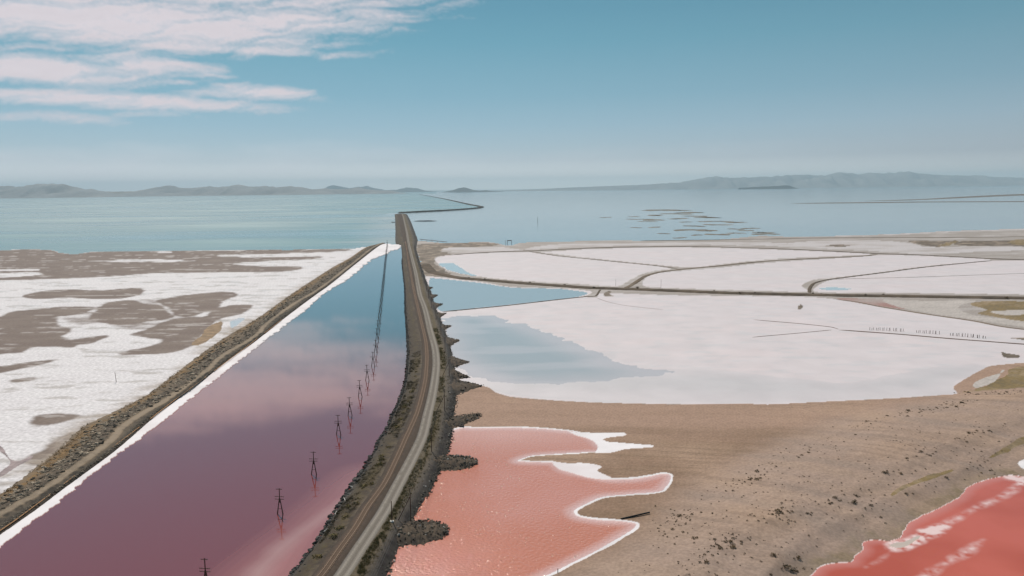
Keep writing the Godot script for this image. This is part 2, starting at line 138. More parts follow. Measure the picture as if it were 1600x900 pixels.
	"mud_bars": [851, -3962, 69, 164, 755, -3940, 32, 103, 846, -3577, 51, 114, 757, -3373, 54, 84, 633, -3246, 21, 70, 774, -3123, 35, 72, 781, -2943, 28, 77, 652, -2882, 37, 55, 499, -2863, 56, 42, 535, -2763, 41, 56, 518, -3128, 26, 36, 492, -2663, 35, 26, 611, -2580, 21, 29, 682, -2613, 25, 30, 735, -2600, 33, 45, 766, -2515, 32, 46, 663, -2379, 39, 46, 570, -2296, 23, 47, 439, -2266, 23, 22, 382, -2259, 15, 19, 508, -2080, 45, 51, 545, -2050, 27, 31, 644, -2112, 17, 26, 692, -2137, 28, 27, 650, -2045, 23, 24, 402, -1942, 15, 17, 468, -1862, 15, 20, 527, -1891, 31, 40, 586, -1921, 22, 22, 405, -1773, 21, 14, 662, -1950, 22, 34, 648, -1868, 33, 41, 405, -3090, 15, 21, 380, -3062, 8, 20],
	"long_bar_a": [1964, -5206, 2224, -5344, 2549, -5346, 2997, -5321, 3553, -5128, 4699, -4933, 4539, -4765, 3392, -4894, 2866, -5088, 2419, -5074, 2127, -5109],
	"long_bar_b": [2760, -5790, 3131, -6024, 3615, -6422, 4382, -7231, 6062, -8759, 11717, -12324, 10352, -10887, 5243, -7574, 4178, -6703, 3492, -6109, 2990, -5751],
	"west_range": [-27066, 422, -23186, 481, -21375, 512, -20603, 491, -20090, 459, -19627, 441, -19440, 503, -19099, 563, -18793, 522, -18533, 544, -18016, 551, -17817, 472, -17513, 405, -17009, 259, -16626, 203, -15989, 93, -15480, 4],
	"low_plain": [-30694, 317, -20455, 203, -19135, 229, -16938, 228, -16059, 227, -13722, 128, -11677, 18],
	"central_range": [-17160, 114, -16380, 261, -16003, 355, -15429, 439, -15058, 457, -14724, 369, -14158, 334, -13643, 385, -13299, 423, -13020, 350, -12448, 406, -12104, 452, -11739, 392, -11172, 358, -10885, 411, -10463, 336, -9893, 371, -9326, 337, -8763, 232, -8193, 268, -7911, 208, -7199, 229, -6771, 280, -6348, 191, -5639, 127, -5354, 138, -5073, 50, -4620, 4],
	"faint_peaks": [-16470, 198, -15662, 348, -15117, 580, -14740, 655, -14053, 489, -13524, 377, -12719, 474, -11917, 518, -11389, 353, -10593, 186, -9524, 200, -8716, 403, -7918, 315, -7282, 122, -6322, 32],
	"lone_island": [-3923, 4, -3413, 87, -3195, 138, -2976, 225, -2685, 276, -2397, 201, -2110, 108, -1748, 68, -1458, 101, -1205, 62, -301, 4],
	"east_range": [-1915, 4, 86, 70, 2586, 141, 5086, 237, 7085, 289, 10082, 355, 12079, 481, 13077, 519, 14570, 750, 15316, 889, 16062, 955, 17064, 821, 18312, 831, 20056, 886, 21550, 968, 23046, 1001, 24546, 935, 25682, 1169, 27037, 1006, 28033, 1044, 29031, 1033, 29777, 1074, 30520, 1164, 31524, 1054, 32529, 945, 34035, 805, 36031, 807, 38041, 637, 40044, 565, 45052, 410, 52588, 30],
	"dark_islet": [11686, 71, 12830, 123, 13648, 147, 13975, 175, 14237, 156, 14570, 39],
	"cirrus": [-28.33, 11.35, 15.75, 1.79, 1.0, -18.29, 12.01, 9.27, 1.10, 0.9, -11.11, 12.76, 4.17, 0.60, 0.7, -31.82, 7.93, 6.49, 0.95, 1.0, -26.07, 8.72, 4.63, 0.90, 0.85, -22.60, 10.01, 10.66, 0.40, 0.8, -21.89, 8.32, 1.95, 0.45, 0.7, -27.98, 6.23, 11.12, 0.55, 0.95, -18.77, 7.13, 4.63, 0.55, 0.9, -31.36, 4.98, 3.94, 0.40, 0.6, -24.92, 5.50, 2.78, 0.25, 0.5, -23.98, 7.62, 1.85, 0.20, 0.55, -32.24, 11.07, 9.27, 2.99, 0.5, -25.07, 14.49, 19.92, 2.24, 1.0, -14.67, 14.09, 7.88, 1.20, 0.7, -7.29, 15.82, 9.27, 1.49, 0.6],
}
const EYE := Vector3(0, 120, 0)

var jag := FastNoiseLite.new()      # ragged outlines
var wide := FastNoiseLite.new()     # broad tone
var fine := FastNoiseLite.new()     # grain
var rng := RandomNumberGenerator.new()
var mats := {}
var taken := {}


func _ready() -> void:
	rng.seed = 7
	set_noise(jag, 11, 0.02, 5)
	set_noise(wide, 23, 0.01, 4)
	set_noise(fine, 37, 0.12, 3)
	camera_and_light()
	make_materials()
	build_lake()
	build_ground()
	build_mountains()
	build_causeway()
	build_west_dike()
	build_dikes()
	build_jetties()
	build_railway()
	build_poles()
	build_small_works()
	build_rocks()
	build_scrub()


func camera_and_light() -> void:
	var cam := Camera3D.new()
	cam.name = "camera"
	cam.position = EYE
	cam.rotation_order = EULER_ORDER_YXZ
	cam.rotation_degrees = Vector3(-7.6273, 0, -0.6446)
	cam.fov = 42.7412
	cam.near = 1.0
	cam.far = 200000.0
	add_child(cam)
	var env := Environment.new()
	env.background_mode = Environment.BG_SKY
	env.sky = Sky.new()
	var pan := PanoramaSkyMaterial.new()
	pan.panorama = ImageTexture.create_from_image(sky_image())
	env.sky.sky_material = pan
	env.background_energy_multiplier = 0.98
	env.tonemap_mode = Environment.TONE_MAPPER_LINEAR
	env.tonemap_exposure = 1.1
	env.sdfgi_enabled = true
	env.ssao_enabled = true
	env.ssil_enabled = true
	env.fog_enabled = true
	env.fog_density = 0.00002
	env.fog_light_color = Color(0.82, 0.94, 1.0)
	var we := WorldEnvironment.new()
	we.name = "surroundings"
	we.environment = env
	add_child(we)
	var sun := DirectionalLight3D.new()
	sun.name = "sun"
	sun.light_energy = 1.38
	sun.light_color = Color(1.0, 0.965, 0.915)
	sun.light_angular_distance = 0.55
	sun.shadow_enabled = true
	# the sun stands 54 degrees high, ahead and a little to the left
	var el := deg_to_rad(54.0)
	var az := deg_to_rad(-24.0)
	var to_sun := Vector3(sin(az) * cos(el), sin(el), -cos(az) * cos(el))
	sun.look_at_from_position(Vector3.ZERO, -to_sun, Vector3.UP)
	add_child(sun)


# ---------------------------------------------------------------- sky
func sky_image() -> Image:
	var w := 4096
	var h := 2048
	var img := Image.create(w, h, false, Image.FORMAT_RGBF)
	var stops := [0.0, 1.1, 2.2, 3.5, 4.8, 7.0, 10.8, 13.0, 15.0, 22.0, 40.0, 90.0]
	var tones := [Color(1.066, 1.127, 1.072), Color(0.822, 0.873, 0.868), Color(0.504, 0.597, 0.649), Color(0.399, 0.539, 0.619), Color(0.322, 0.493, 0.595), Color(0.235, 0.432, 0.545), Color(0.155, 0.363, 0.477), Color(0.128, 0.322, 0.438), Color(0.116, 0.296, 0.412), Color(0.097, 0.256, 0.372), Color(0.078, 0.211, 0.325), Color(0.056, 0.165, 0.279)]
	var warm := Color(0.72, 0.73, 0.78)
	var streak := FastNoiseLite.new()
	set_noise(streak, 5, 0.055, 5)
	var wisp := FastNoiseLite.new()
	set_noise(wisp, 9, 0.25, 4)
	var cir: Array = OUT["cirrus"]
	var white := Color(0.735, 0.665, 0.70)
	for y in h:
		var el := 90.0 - (y + 0.5) / h * 180.0
		var base: Color = tones[0]
		if el > 0.0:
			for k in 11:
				if el >= stops[k] and el <= stops[k + 1]:
					base = (tones[k] as Color).lerp(tones[k + 1], (el - stops[k]) / (stops[k + 1] - stops[k]))
		if el < -1.0:
			img.fill_rect(Rect2i(0, y, w, h - y), Color(0.42, 0.44, 0.44))
			break
		var step := 1 if el < 30.0 else 8
		if step == 8 and y % 4 != 0:
			continue
		for x in range(0, w, step):
			var az := (x + 0.5) / w * 360.0
			if az > 180.0:
				az -= 360.0
			var c := base
			# the sky is paler towards the sun, duller away from it
			var off := minf((1.0 - cos(deg_to_rad(az + 24.0))) * 0.5, 0.3) / 0.24
			var low := clampf(1.0 - el / 4.5, 0.0, 1.0)
			c = Color(c.r * (1.0 - off * (0.10 + 0.26 * low)), c.g * (1.0 - off * (0.18 + 0.19 * low)), c.b * (1.0 - off * (0.19 + 0.16 * low)))
			# pale warm haze low in the west, thinning to the east
			var side := clampf(0.5 - az / 60.0, 0.0, 1.0)
			if el < 9.0:
				var n := wide.get_noise_2d(az * 9.0, el * 40.0)
				var band := clampf(1.0 - (el - 0.8 + n * 1.0) / 2.6, 0.0, 1.0)
				c = c.lerp(warm, band * side * 0.75)
			var sa := az * cos(deg_to_rad(el))
			var bias := 0.0
			if az > -60.0 and az < 12.0 and el < 30.0:
				for k in range(0, cir.size(), 5):
					var dx := (az - float(cir[k])) / float(cir[k + 2])
					var dy := (el - float(cir[k + 1]) + dx * dx * 0.25) / float(cir[k + 3])
					var q := dx * dx + dy * dy
					if q < 3.0:
						bias = maxf(bias, float(cir[k + 4]) * (1.15 - q * 0.62))
			elif el > 17.0 or (absf(az) > 55.0 and el > 5.0):
				bias = 0.2 * clampf((el - 4.0) / 16.0, 0.0, 1.0)
			if bias > 0.02:
				var wx := sa + wisp.get_noise_2d(sa * 0.6, el * 2.0) * 2.4
				var wy := el + wisp.get_noise_2d(sa * 0.7 + 50.0, el * 1.6) * 0.5
				var n1 := streak.get_noise_2d(wx * 2.4, wy * 26.0 - wx * 3.4)
				var n2 := wisp.get_noise_2d(wx * 3.0, wy * 26.0 - wx * 2.5)
				var n3 := wisp.get_noise_2d(wx * 14.0 + 7.0, wy * 60.0)
				var dens := clampf((bias * 1.1 - 0.25 + n1 * 0.55 + n2 * 0.24 + n3 * 0.09) * 1.08, 0.0, 1.0)
				dens = pow(dens, 1.15)
				var shade := 1.0 - 0.07 * clampf(n1 + 0.3, 0.0, 1.0)
				c = c.lerp(Color(white.r * shade, white.g * shade, white.b * shade), dens * 0.93)
			if step == 1:
				img.set_pixel(x, y, c)
			else:
				img.fill_rect(Rect2i(x, y, 8, 4), c)
	return img


# ---------------------------------------------------------------- helpers
func set_noise(n: FastNoiseLite, s: int, f: float, oct: int) -> void:
	n.seed = s
	n.noise_type = FastNoiseLite.TYPE_SIMPLEX_SMOOTH
	n.frequency = f
	n.fractal_type = FastNoiseLite.FRACTAL_FBM
	n.fractal_octaves = oct


func numbered(called: String) -> String:
	var n: int = taken.get(called, 0)
	taken[called] = n + 1
	return called if n == 0 else "%s_%03d" % [called, n]


func tag(o: Node3D, label: String, category: String, group := "", kind := "") -> Node3D:
	o.set_meta("label", label)
	if category:
		o.set_meta("category", category)
	if group:
		o.set_meta("group", group)
	if kind:
		o.set_meta("kind", kind)
	return o


func obj(called: String, mesh: Mesh, mat: Material, parent: Node = null, at := Vector3.ZERO) -> MeshInstance3D:
	var o := MeshInstance3D.new()
	o.mesh = mesh
	o.material_override = mat
	o.position = at
	if parent == null:
		o.name = numbered(called)
		add_child(o)
	else:
		o.name = called
		parent.add_child(o, true)
	return o


func thing(called: String, at: Vector3, label: String, category: String, group := "", turn := 0.0) -> Node3D:
	var o := Node3D.new()
	o.name = numbered(called)
	o.position = at
	o.rotation.y = turn
	add_child(o)
	tag(o, label, category, group)
	return o


func copy_of(o: Node3D, called: String, at: Vector3, turn: float, label: String, group := "") -> Node3D:
	var c: Node3D = o.duplicate()
	c.name = numbered(called)
	c.position = at
	c.rotation.y = turn
	add_child(c)
	c.set_meta("label", label)
	if group:
		c.set_meta("group", group)
	return c


func pts(key: String) -> PackedVector2Array:
	var a: Array = OUT[key]
	var p := PackedVector2Array()
	for k in range(0, a.size(), 2):
		p.append(Vector2(a[k], a[k + 1]))
	return p


func spline(p: PackedVector2Array, closed: bool, tight := 1.0) -> PackedVector2Array:
	# a smooth curve through the points, stepped finer close by
	var out := PackedVector2Array()
	var n := p.size()
	for k in (n if closed else n - 1):
		var a := p[(k - 1 + n) % n] if closed or k > 0 else p[k]
		var b := p[k]
		var c := p[(k + 1) % n]
		var d := p[(k + 2) % n] if closed or k + 2 < n else c
		var len := b.distance_to(c)
		var step := clampf((b + c).length() * 0.5 / 260.0, 0.8, 40.0) * tight
		var m := clampi(int(len / step), 1, 400)
		var ta := (c - a) * 0.5
		var tb := (d - b) * 0.5
		# keep tangents short where the outline turns sharply
		ta = ta.limit_length(len * 0.9)
		tb = tb.limit_length(len * 0.9)
		for i in m:
			var t := float(i) / m
			var t2 := t * t
			var t3 := t2 * t
			out.append(b * (2.0 * t3 - 3.0 * t2 + 1.0) + ta * (t3 - 2.0 * t2 + t) + c * (-2.0 * t3 + 3.0 * t2) + tb * (t3 - t2))
	if not closed:
		out.append(p[n - 1])
	return out


func shape(key: String, amp := 1.0, scale := 1.0) -> PackedVector2Array:
	var p := spline(pts(key), true)
	var out := PackedVector2Array()
	var n := p.size()
	for k in n:
		var t := (p[(k + 1) % n] - p[(k - 1 + n) % n]).normalized()
		var q := p[k]
		var far := clampf(q.length() / 500.0, 0.5, 4.0)
		var w := jag.get_noise_2d(q.x * scale, q.y * scale) * 1.6
		out.append(q + Vector2(-t.y, t.x) * w * amp * far)
	return out


func x_at(line: PackedVector2Array, z: float) -> float:
	# the x of a line that runs towards -z
	for k in line.size() - 1:
		var a := line[k]
		var b := line[k + 1]
		if (a.y >= z and b.y <= z) or k == line.size() - 2 or (k == 0 and z > a.y):
			var t := (z - a.y) / minf(b.y - a.y, -0.01)
			return a.x + (b.x - a.x) * clampf(t, -0.5, 1.5)
	return line[0].x


func smooth(a: float, b: float, v: float) -> float:
	var t := clampf((v - a) / (b - a), 0.0, 1.0)
	return t * t * (3.0 - 2.0 * t)


func side_of(p: Vector2, line: PackedVector2Array) -> float:
	# signed distance to a line, positive on its right hand when walked from first to last
	var best := INF
	var s := 1.0
	for k in line.size() - 1:
		var c := Geometry2D.get_closest_point_to_segment(p, line[k], line[k + 1])
		var d := c.distance_squared_to(p)
		if d < best:
			best = d
			s = (line[k + 1] - line[k]).cross(p - line[k])
	return sqrt(best) * (1.0 if s > 0.0 else -1.0)


# ---------------------------------------------------------------- materials
func grain(seed_: int, freq: float, low: float, high: float, cell := false, stretch := false) -> NoiseTexture2D:
	var n := FastNoiseLite.new()
	n.seed = seed_
	n.noise_type = FastNoiseLite.TYPE_CELLULAR if cell else FastNoiseLite.TYPE_SIMPLEX_SMOOTH
	n.frequency = freq
	n.fractal_type = FastNoiseLite.FRACTAL_FBM
	n.fractal_octaves = 5
	var t := NoiseTexture2D.new()
	t.width = 512
	t.height = 512
	t.seamless = true
	t.noise = n
	var g := Gradient.new()
	g.set_color(0, Color(low, low, low))
	g.set_color(1, Color(high, high, high))
	t.color_ramp = g
	return t


func bumps(seed_: int, freq: float, strength: float) -> NoiseTexture2D:
	var t := grain(seed_, freq, 0.0, 1.0)
	t.color_ramp = null
	t.as_normal_map = true
	t.bump_strength = strength
	return t


func earth(rough: float, metres: float, tex: Texture2D, relief: float, spec := 0.35) -> StandardMaterial3D:
	var m := StandardMaterial3D.new()
	m.vertex_color_use_as_albedo = true
	m.albedo_color = Color(0.82, 0.82, 0.82).linear_to_srgb()
	m.roughness = rough
	m.metallic_specular = spec
	m.albedo_texture = tex
	m.uv1_triplanar = true
	m.uv1_world_triplanar = true
	m.uv1_scale = Vector3.ONE / metres
	if relief > 0.0:
		m.normal_enabled = true
		m.normal_texture = mats["bump_tex"]
		m.normal_scale = relief
	return m


func water(rough: float, ripple: float, metres: float, spec := 0.5) -> StandardMaterial3D:
	var m := StandardMaterial3D.new()
	m.vertex_color_use_as_albedo = true
	m.albedo_color = Color(0.82, 0.82, 0.82).linear_to_srgb()
	m.roughness = rough
	m.metallic_specular = spec
	m.uv1_triplanar = true
	m.uv1_world_triplanar = true
	m.uv1_scale = Vector3.ONE / metres
	if ripple > 0.0:
		m.normal_enabled = true
		m.normal_texture = mats["ripple_tex"]
		m.normal_scale = ripple
	return m


func plain(c: Color, rough := 0.8) -> StandardMaterial3D:
	var m := StandardMaterial3D.new()
	m.albedo_color = c.linear_to_srgb()
	m.roughness = rough
	m.metallic_specular = 0.3
	return m


func make_materials() -> void:
	mats["bump_tex"] = bumps(3, 0.03, 6.0)
	mats["ripple_tex"] = bumps(4, 0.02, 5.0)
	var soft := grain(5, 0.008, 0.955, 1.0)
	var rough := grain(6, 0.03, 0.72, 1.0)
	mats["salt"] = earth(0.7, 137.0, soft, 0.03)
	mats["mud"] = earth(0.75, 30.0, grain(8, 0.02, 0.8, 1.0), 0.15)
	mats["wet"] = water(0.10, 0.015, 20.0)
	mats["damp"] = earth(0.58, 137.0, soft, 0.02, 0.5)
	mats["pond"] = water(0.05, 0.012, 14.0, 0.7)
	mats["pond"].clearcoat_enabled = true
	mats["pond"].clearcoat = 0.6
	mats["pond"].clearcoat_roughness = 0.04
	mats["pink"] = water(0.055, 0.262, 52.0)
	mats["pink"].normal_texture = bumps(14, 0.06, 9.0)
	mats["red"] = water(0.12, 0.10, 11.0)
	mats["sand"] = earth(0.9, 17.0, grain(9, 0.02, 0.84, 1.0), 0.35, 0.2)
	mats["gravel"] = earth(0.9, 7.0, rough, 0.8, 0.25)
	mats["road"] = earth(0.9, 9.0, grain(12, 0.03, 0.8, 1.0), 0.3, 0.25)
	mats["rocky"] = earth(0.85, 5.0, grain(10, 0.05, 0.55, 1.0, true), 1.2, 0.3)
	mats["rock"] = earth(0.85, 3.0, rough, 0.8, 0.3)
	mats["hill"] = earth(0.95, 1500.0, rough, 0.3, 0.1)
	mats["leaf"] = earth(0.8, 2.0, rough, 0.0, 0.2)
	mats["wood"] = plain(Color(0.09, 0.05, 0.036))
	mats["wood_pale"] = plain(Color(0.28, 0.24, 0.2))
	mats["rust"] = plain(Color(0.42, 0.225, 0.11))
	mats["dark"] = plain(Color(0.015, 0.014, 0.014), 0.5)
	mats["wire"] = plain(Color(0.06, 0.06, 0.06), 0.5)
	mats["glass_knob"] = plain(Color(0.2, 0.22, 0.2), 0.3)
	mats["concrete"] = plain(Color(0.5, 0.48, 0.45))
	var tie := earth(0.9, 2.0, rough, 0.4)
	tie.vertex_color_use_as_albedo = false
	tie.albedo_color = Color(0.24, 0.16, 0.112).linear_to_srgb()
	mats["tie"] = tie
	mats["rail"] = plain(Color(0.27, 0.18, 0.125), 0.6)


# ---------------------------------------------------------------- lake
func build_lake() -> void:
	var near := spline(pts("rail"), false, 4.0)
	var far := pts("far_causeway")
	for half in 2:
		var st := SurfaceTool.new()
		st.begin(Mesh.PRIMITIVE_TRIANGLES)
		var rows := 260
		var cols := 90
		for r in rows + 1:
			var d := 900.0 * pow(63500.0 / 900.0, float(r) / rows)
			var mid := x_at(near, -d)
			if d > 3750.0:
				mid = x_at(far, -d) if d < 27000.0 else far[far.size() - 1].x * d / 27500.0
			for c in cols + 1:
				var edge := minf(d * 1.25, 63500.0) * (-1.0 if half == 0 else 1.0)
				var f := float(c) / cols
				var x: float = lerpf(mid, edge, f * f * 0.6 + f * 0.4)
				var col: Color
				if half == 0:
					# wind-ruffled turquoise water with long calm slicks
					var n := wide.get_noise_2d(x * 0.11, d * 0.5)
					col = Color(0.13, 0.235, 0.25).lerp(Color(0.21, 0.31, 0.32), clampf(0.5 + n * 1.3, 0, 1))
				else:
					var n2 := wide.get_noise_2d(x * 0.08 + 900.0, d * 0.3)
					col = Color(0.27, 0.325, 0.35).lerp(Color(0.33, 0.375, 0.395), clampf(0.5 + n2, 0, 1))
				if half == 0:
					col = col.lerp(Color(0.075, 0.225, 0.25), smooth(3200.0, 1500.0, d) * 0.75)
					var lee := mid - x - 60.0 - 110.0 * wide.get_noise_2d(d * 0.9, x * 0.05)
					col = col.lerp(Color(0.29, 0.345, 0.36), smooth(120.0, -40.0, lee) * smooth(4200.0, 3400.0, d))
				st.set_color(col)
				st.set_normal(Vector3.UP)
				st.set_uv(Vector2(x / 5200.0, d / 1500.0))
				st.add_vertex(Vector3(x, 0, -d))
		grid_indices(st, rows, cols, half == 1)
		var m: StandardMaterial3D
		if half == 0:
			m = water(1.0, 0.0, 1.0)
			m.uv1_triplanar = false
			m.uv1_world_triplanar = false
			m.uv1_scale = Vector3.ONE
			m.roughness_texture = grain(31, 0.006, 0.12, 0.5)
		else:
			m = water(0.10, 0.0, 60.0)
		var o := obj("lake", st.commit(), m)
		tag(o, ["turquoise wind-ruffled lake water left of the causeway", "pale calm lake water right of the causeway, mirroring the sky"][half], "lake", "", "structure")
	# lake bed and dry ground far round, out to the horizon
	var bed := PlaneMesh.new()
	bed.size = Vector2(128000, 128000)
	bed.subdivide_depth = 30
	bed.subdivide_width = 30
	var b := obj("ground", bed, plain(Color(0.34, 0.28, 0.23)), null, Vector3(0, -2.5, 0))
	tag(b, "flat brown ground reaching to the horizon under the lake", "ground", "", "structure")


func grid_indices(st: SurfaceTool, rows: int, cols: int, flip: bool) -> void:
	for r in rows:
		for c in cols:
			var a := r * (cols + 1) + c
			var b := a + 1
			var d := a + cols + 1
			var e := d + 1
			if flip:
				for i in [a, d, b, b, d, e]:
					st.add_index(i)
			else:
				for i in [a, b, d, b, e, d]:
					st.add_index(i)


# ---------------------------------------------------------------- the ground: one sheet of land, salt and ponds
const COLS := 1300
const ROWS := 640
const SIDE := 0.86
const KV := 138000.0
const V0 := 52.0
const V1 := 830.0
var cls := PackedByteArray()
var fa := PackedFloat32Array()
var fb := PackedFloat32Array()


func row_of(d: float) -> float:
	return (KV / d - V0) / (V1 - V0) * (ROWS - 1)


func dist_of(r: int) -> float:
	return KV / (V0 + (V1 - V0) * r / (ROWS - 1))


func spans(polys: Array) -> PackedInt32Array:
	# runs of grid points inside the outlines: row, first, last
	var cross := []
	cross.resize(ROWS)
	for poly: PackedVector2Array in polys:
		var n := poly.size()
		for k in n:
			var a := poly[k]
			var b := poly[(k + 1) % n]
			if a.y < b.y:
				var s := a
				a = b
				b = s
			# a is nearer (greater z); skip what lies behind the sheet
			if b.y > -150.0 or a.y == b.y:
				continue
			var r0 := ceili(row_of(maxf(-b.y, 1.0)))
			var r1 := floori(row_of(maxf(-a.y, 150.0)))
			for r in range(maxi(r0, 0), mini(r1, ROWS - 1) + 1):
				var z := -dist_of(r)
				if z > a.y or z <= b.y:
					continue
				var x := a.x + (b.x - a.x) * (z - a.y) / (b.y - a.y)
				if cross[r] == null:
					cross[r] = PackedFloat32Array()
				cross[r].append((x / -z + SIDE) / (2.0 * SIDE) * (COLS - 1))
	var out := PackedInt32Array()
	for r in ROWS:
		if cross[r] == null:
			continue
		var line: PackedFloat32Array = cross[r]
		line.sort()
		for k in range(0, line.size() - 1, 2):
			var c0 := maxi(ceili(line[k]), 0)
			var c1 := mini(floori(line[k + 1]), COLS - 1)
			if c1 >= c0:
				out.append_array([r, c0, c1])
	return out


func paint(key: String, id: int, amp := 1.0, scale := 1.0) -> void:
	put_class([shape(key, amp, scale)], id)


func put_class(polys: Array, id: int, only := -1) -> void:
	var s := spans(polys)
	for k in range(0, s.size(), 3):
		var at := s[k] * COLS
		for c in range(s[k + 1], s[k + 2] + 1):
			if only < 0 or cls[at + c] == only:
				cls[at + c] = id


func rim(key: String, id: int, grow: float, amp := 1.0, scale := 1.0) -> void:
	put_class(Geometry2D.offset_polygon(shape(key, amp, scale), grow), id)


func blend(key: String, first: bool, from: float, to: float, amount: float, amp := 1.0, scale := 1.0, steps := 10) -> void:
	# a soft-edged field: nested outlines from one offset to another
	var p := shape(key, amp, scale)
	for i in steps:
		var polys := Geometry2D.offset_polygon(p, lerpf(from, to, (i + 0.5) / steps))
		var s := spans(polys)
		for k in range(0, s.size(), 3):
			var at := s[k] * COLS
			for c in range(s[k + 1], s[k + 2] + 1):
				if first:
					fa[at + c] += amount / steps
				else:
					fb[at + c] += amount / steps


func soften(f: PackedFloat32Array, times: int) -> PackedFloat32Array:
	for t in times:
		var g := f.duplicate()
		for r in range(1, ROWS - 1):
			var at := r * COLS
			for c in range(1, COLS - 1):
				var i := at + c
				g[i] = (f[i] * 2.0 + f[i - 1] + f[i + 1] + f[i - COLS] + f[i + COLS]) / 6.0
		f = g
	return f


func build_ground() -> void:
	var n := COLS * ROWS
	cls.resize(n)
	fa.resize(n)
	fb.resize(n)
	# west of the causeway
	paint("left_flat", 1, 1.5)
	for k in ["mud_a", "mud_c", "mud_d", "mud_e", "mud_f", "mud_g", "mud_h", "mud_i", "mud_j", "mud_k"]:
		blend(k, false, -3.5, 4.5, 1.0, 1.6, 1.2, 6)
	blend("mud_mix", false, -9.0, 3.0, 0.42, 2.0, 1.2, 5)
	for k in ["streak_a", "streak_b", "streak_c", "streak_d"]:
		blend(k, false, -1.0, 4.0, -1.2, 1.2, 1.5, 4)
	paint("puddle", 4, 0.8)
	paint("rust_l", 27, 1.0)
	paint("creek", 1, 0.8)
	paint("creek_pool", 3, 0.5)
	blend("dirt_l", true, -8.0, 10.0, 1.0, 3.0, 2.0)
	paint("salt_rim", 5, 0.0)
	paint("pond_left", 6, 1.7, 8.0)
	blend("pink_streak", true, -14.0, 14.0, 1.0, 2.0)
	blend("pink_pale", false, -7.0, 4.0, 1.0, 3.0, 2.0)
	# east: flats, pans
	paint("right_land", 7, 0.8)
	paint("head_brown", 25, 1.5)
	paint("strip_a", 8, 1.2)
	paint("strip_b", 8, 1.0)
	paint("strip_c", 8, 1.5)
	paint("strip_d", 8, 0.8)
	paint("tan_a", 25, 1.0)
	paint("tan_b", 25, 1.0)
	paint("tan_c", 25, 1.0)
	paint("gold_a", 22, 1.0)
	paint("gold_b", 22, 1.0)
	paint("pan_upper_left", 9, 0.6)
	paint("pan_upper_left_wet", 13, 1.0)
	paint("pan_upper_mid", 10, 0.4)
	paint("pan_upper_right", 11, 0.5)
	paint("pan_far_right", 12, 0.4)
	paint("pan_far_right_wet", 13, 1.0)
	paint("pan_main", 15, 0.6)
	paint("pan_blue_rim", 15, 0.6)
	paint("pan_blue", 14, 0.5)
	paint("pan_wet", 27 + 2, 2.2, 1.5)
	paint("pan_wet_deep", 16, 4.5, 2.5)
	blend("pan_wet_deep", true, -42.0, 2.0, 1.0, 4.5, 2.5)
	blend("pan_wet", true, -26.0, 2.0, 0.7, 2.2, 1.5)
	blend("pan_wet_deep_right", true, -30.0, 4.0, 0.6, 3.0, 1.5)
	paint("corner_pink", 23, 1.0)
	paint("corner_white", 24, 1.0)
	paint("corner_gold", 22, 1.2)
	paint("corner_pale", 24, 1.2)
	for k in ["islet_a", "islet_b", "islet_c", "islet_d"]:
		paint(k, 25, 0.6, 2.0)
	paint("sand", 17, 0.35)
	blend("dark_edge", true, -4.0, 2.0, 0.6, 1.5)
	paint("spit_gold", 22, 1.6, 3.0)
	paint("spit_salt", 24, 1.0)
	# pink pond inside its white rim
	rim("pink_pond", 19, 1.35, 0.75, 4.0)
	paint("white_dep_a", 19, 0.9, 3.0)
	paint("white_dep_b", 19, 0.7, 3.0)
	paint("pink_pond", 18, 0.4, 3.0)
	put_class([shape("white_dep_a", 0.8, 3.0)], 19)
	put_class([shape("white_dep_b", 0.6, 3.0)], 19)
	blend("pink_pond", true, -5.0, 0.0, 1.0, 0.3, 2.0)
	# red pond
	rim("red_pond", 21, 0.22, 0.9, 4.0)
	paint("red_pond", 20, 0.9, 4.0)
	paint("red_bar_core", 26, 0.5, 6.0)
	blend("red_bar", false, -1.4, 1.2, 1.5, 0.9, 6.0)
	blend("red_pond", true, -4.0, 1.0, 1.0, 0.9, 4.0)
	blend("red_streak_a", false, -2.5, 1.5, 0.9, 1.2, 3.0)
	blend("red_streak_b", false, -2.0, 1.2, 0.8, 1.0, 3.0)
	blend("red_streak_c", false, -2.0, 1.0, 0.5, 1.0, 3.0)
	blend("red_corner", false, -1.5, 2.0, 1.0, 0.6, 3.0)
	paint("white_pool", 28, 0.4)
	paint("gold_terrace", 22, 0.8, 2.0)
	paint("gold_terrace_right", 22, 0.8, 2.0)
	fa = soften(fa, 2)
	fb = soften(fb, 2)

	# relief of the sand, on a coarse lattice first
	var beach := pts("beach_line")
	var dune := pts("dune_line")
	var terrace := pts("terrace_line")
	var red := pts("red_pond")
	red.append(red[0])
	var cc := COLS / 4 + 1
	var rr := ROWS / 4 + 1
	var coarse := PackedFloat32Array()
	var inland := PackedFloat32Array()
	coarse.resize(cc * rr)
	inland.resize(cc * rr)
	var bank := PackedFloat32Array()
	bank.resize(cc * rr)
	for r in rr:
		var d := dist_of(mini(r * 4, ROWS - 1))
		if d > 700.0:
			continue
		for c in cc:
			var p := Vector2((minf(c * 4, COLS - 1) / (COLS - 1) * 2.0 - 1.0) * SIDE * d, -d)
			if p.x < -30.0:
				continue
			var b := side_of(p, beach)
			var high := smooth(-6.0, 40.0, b)
			var h := high * 4.2
			h -= 1.5 * smooth(-3.0, 8.0, side_of(p, dune)) * high
			h -= 1.5 * smooth(-2.0, 6.0, side_of(p, terrace)) * high
			var e := absf(side_of(p, red))
			if e < 9.0:
				h *= smooth(-1.0, 9.0, e)
			bank[r * cc + c] = smooth(7.5, 1.5, e)
			coarse[r * cc + c] = h
			inland[r * cc + c] = smooth(-12.0, 14.0, b)

	var pos := PackedVector3Array()
	var col := PackedColorArray()
	var nor := PackedVector3Array()
	pos.resize(n)
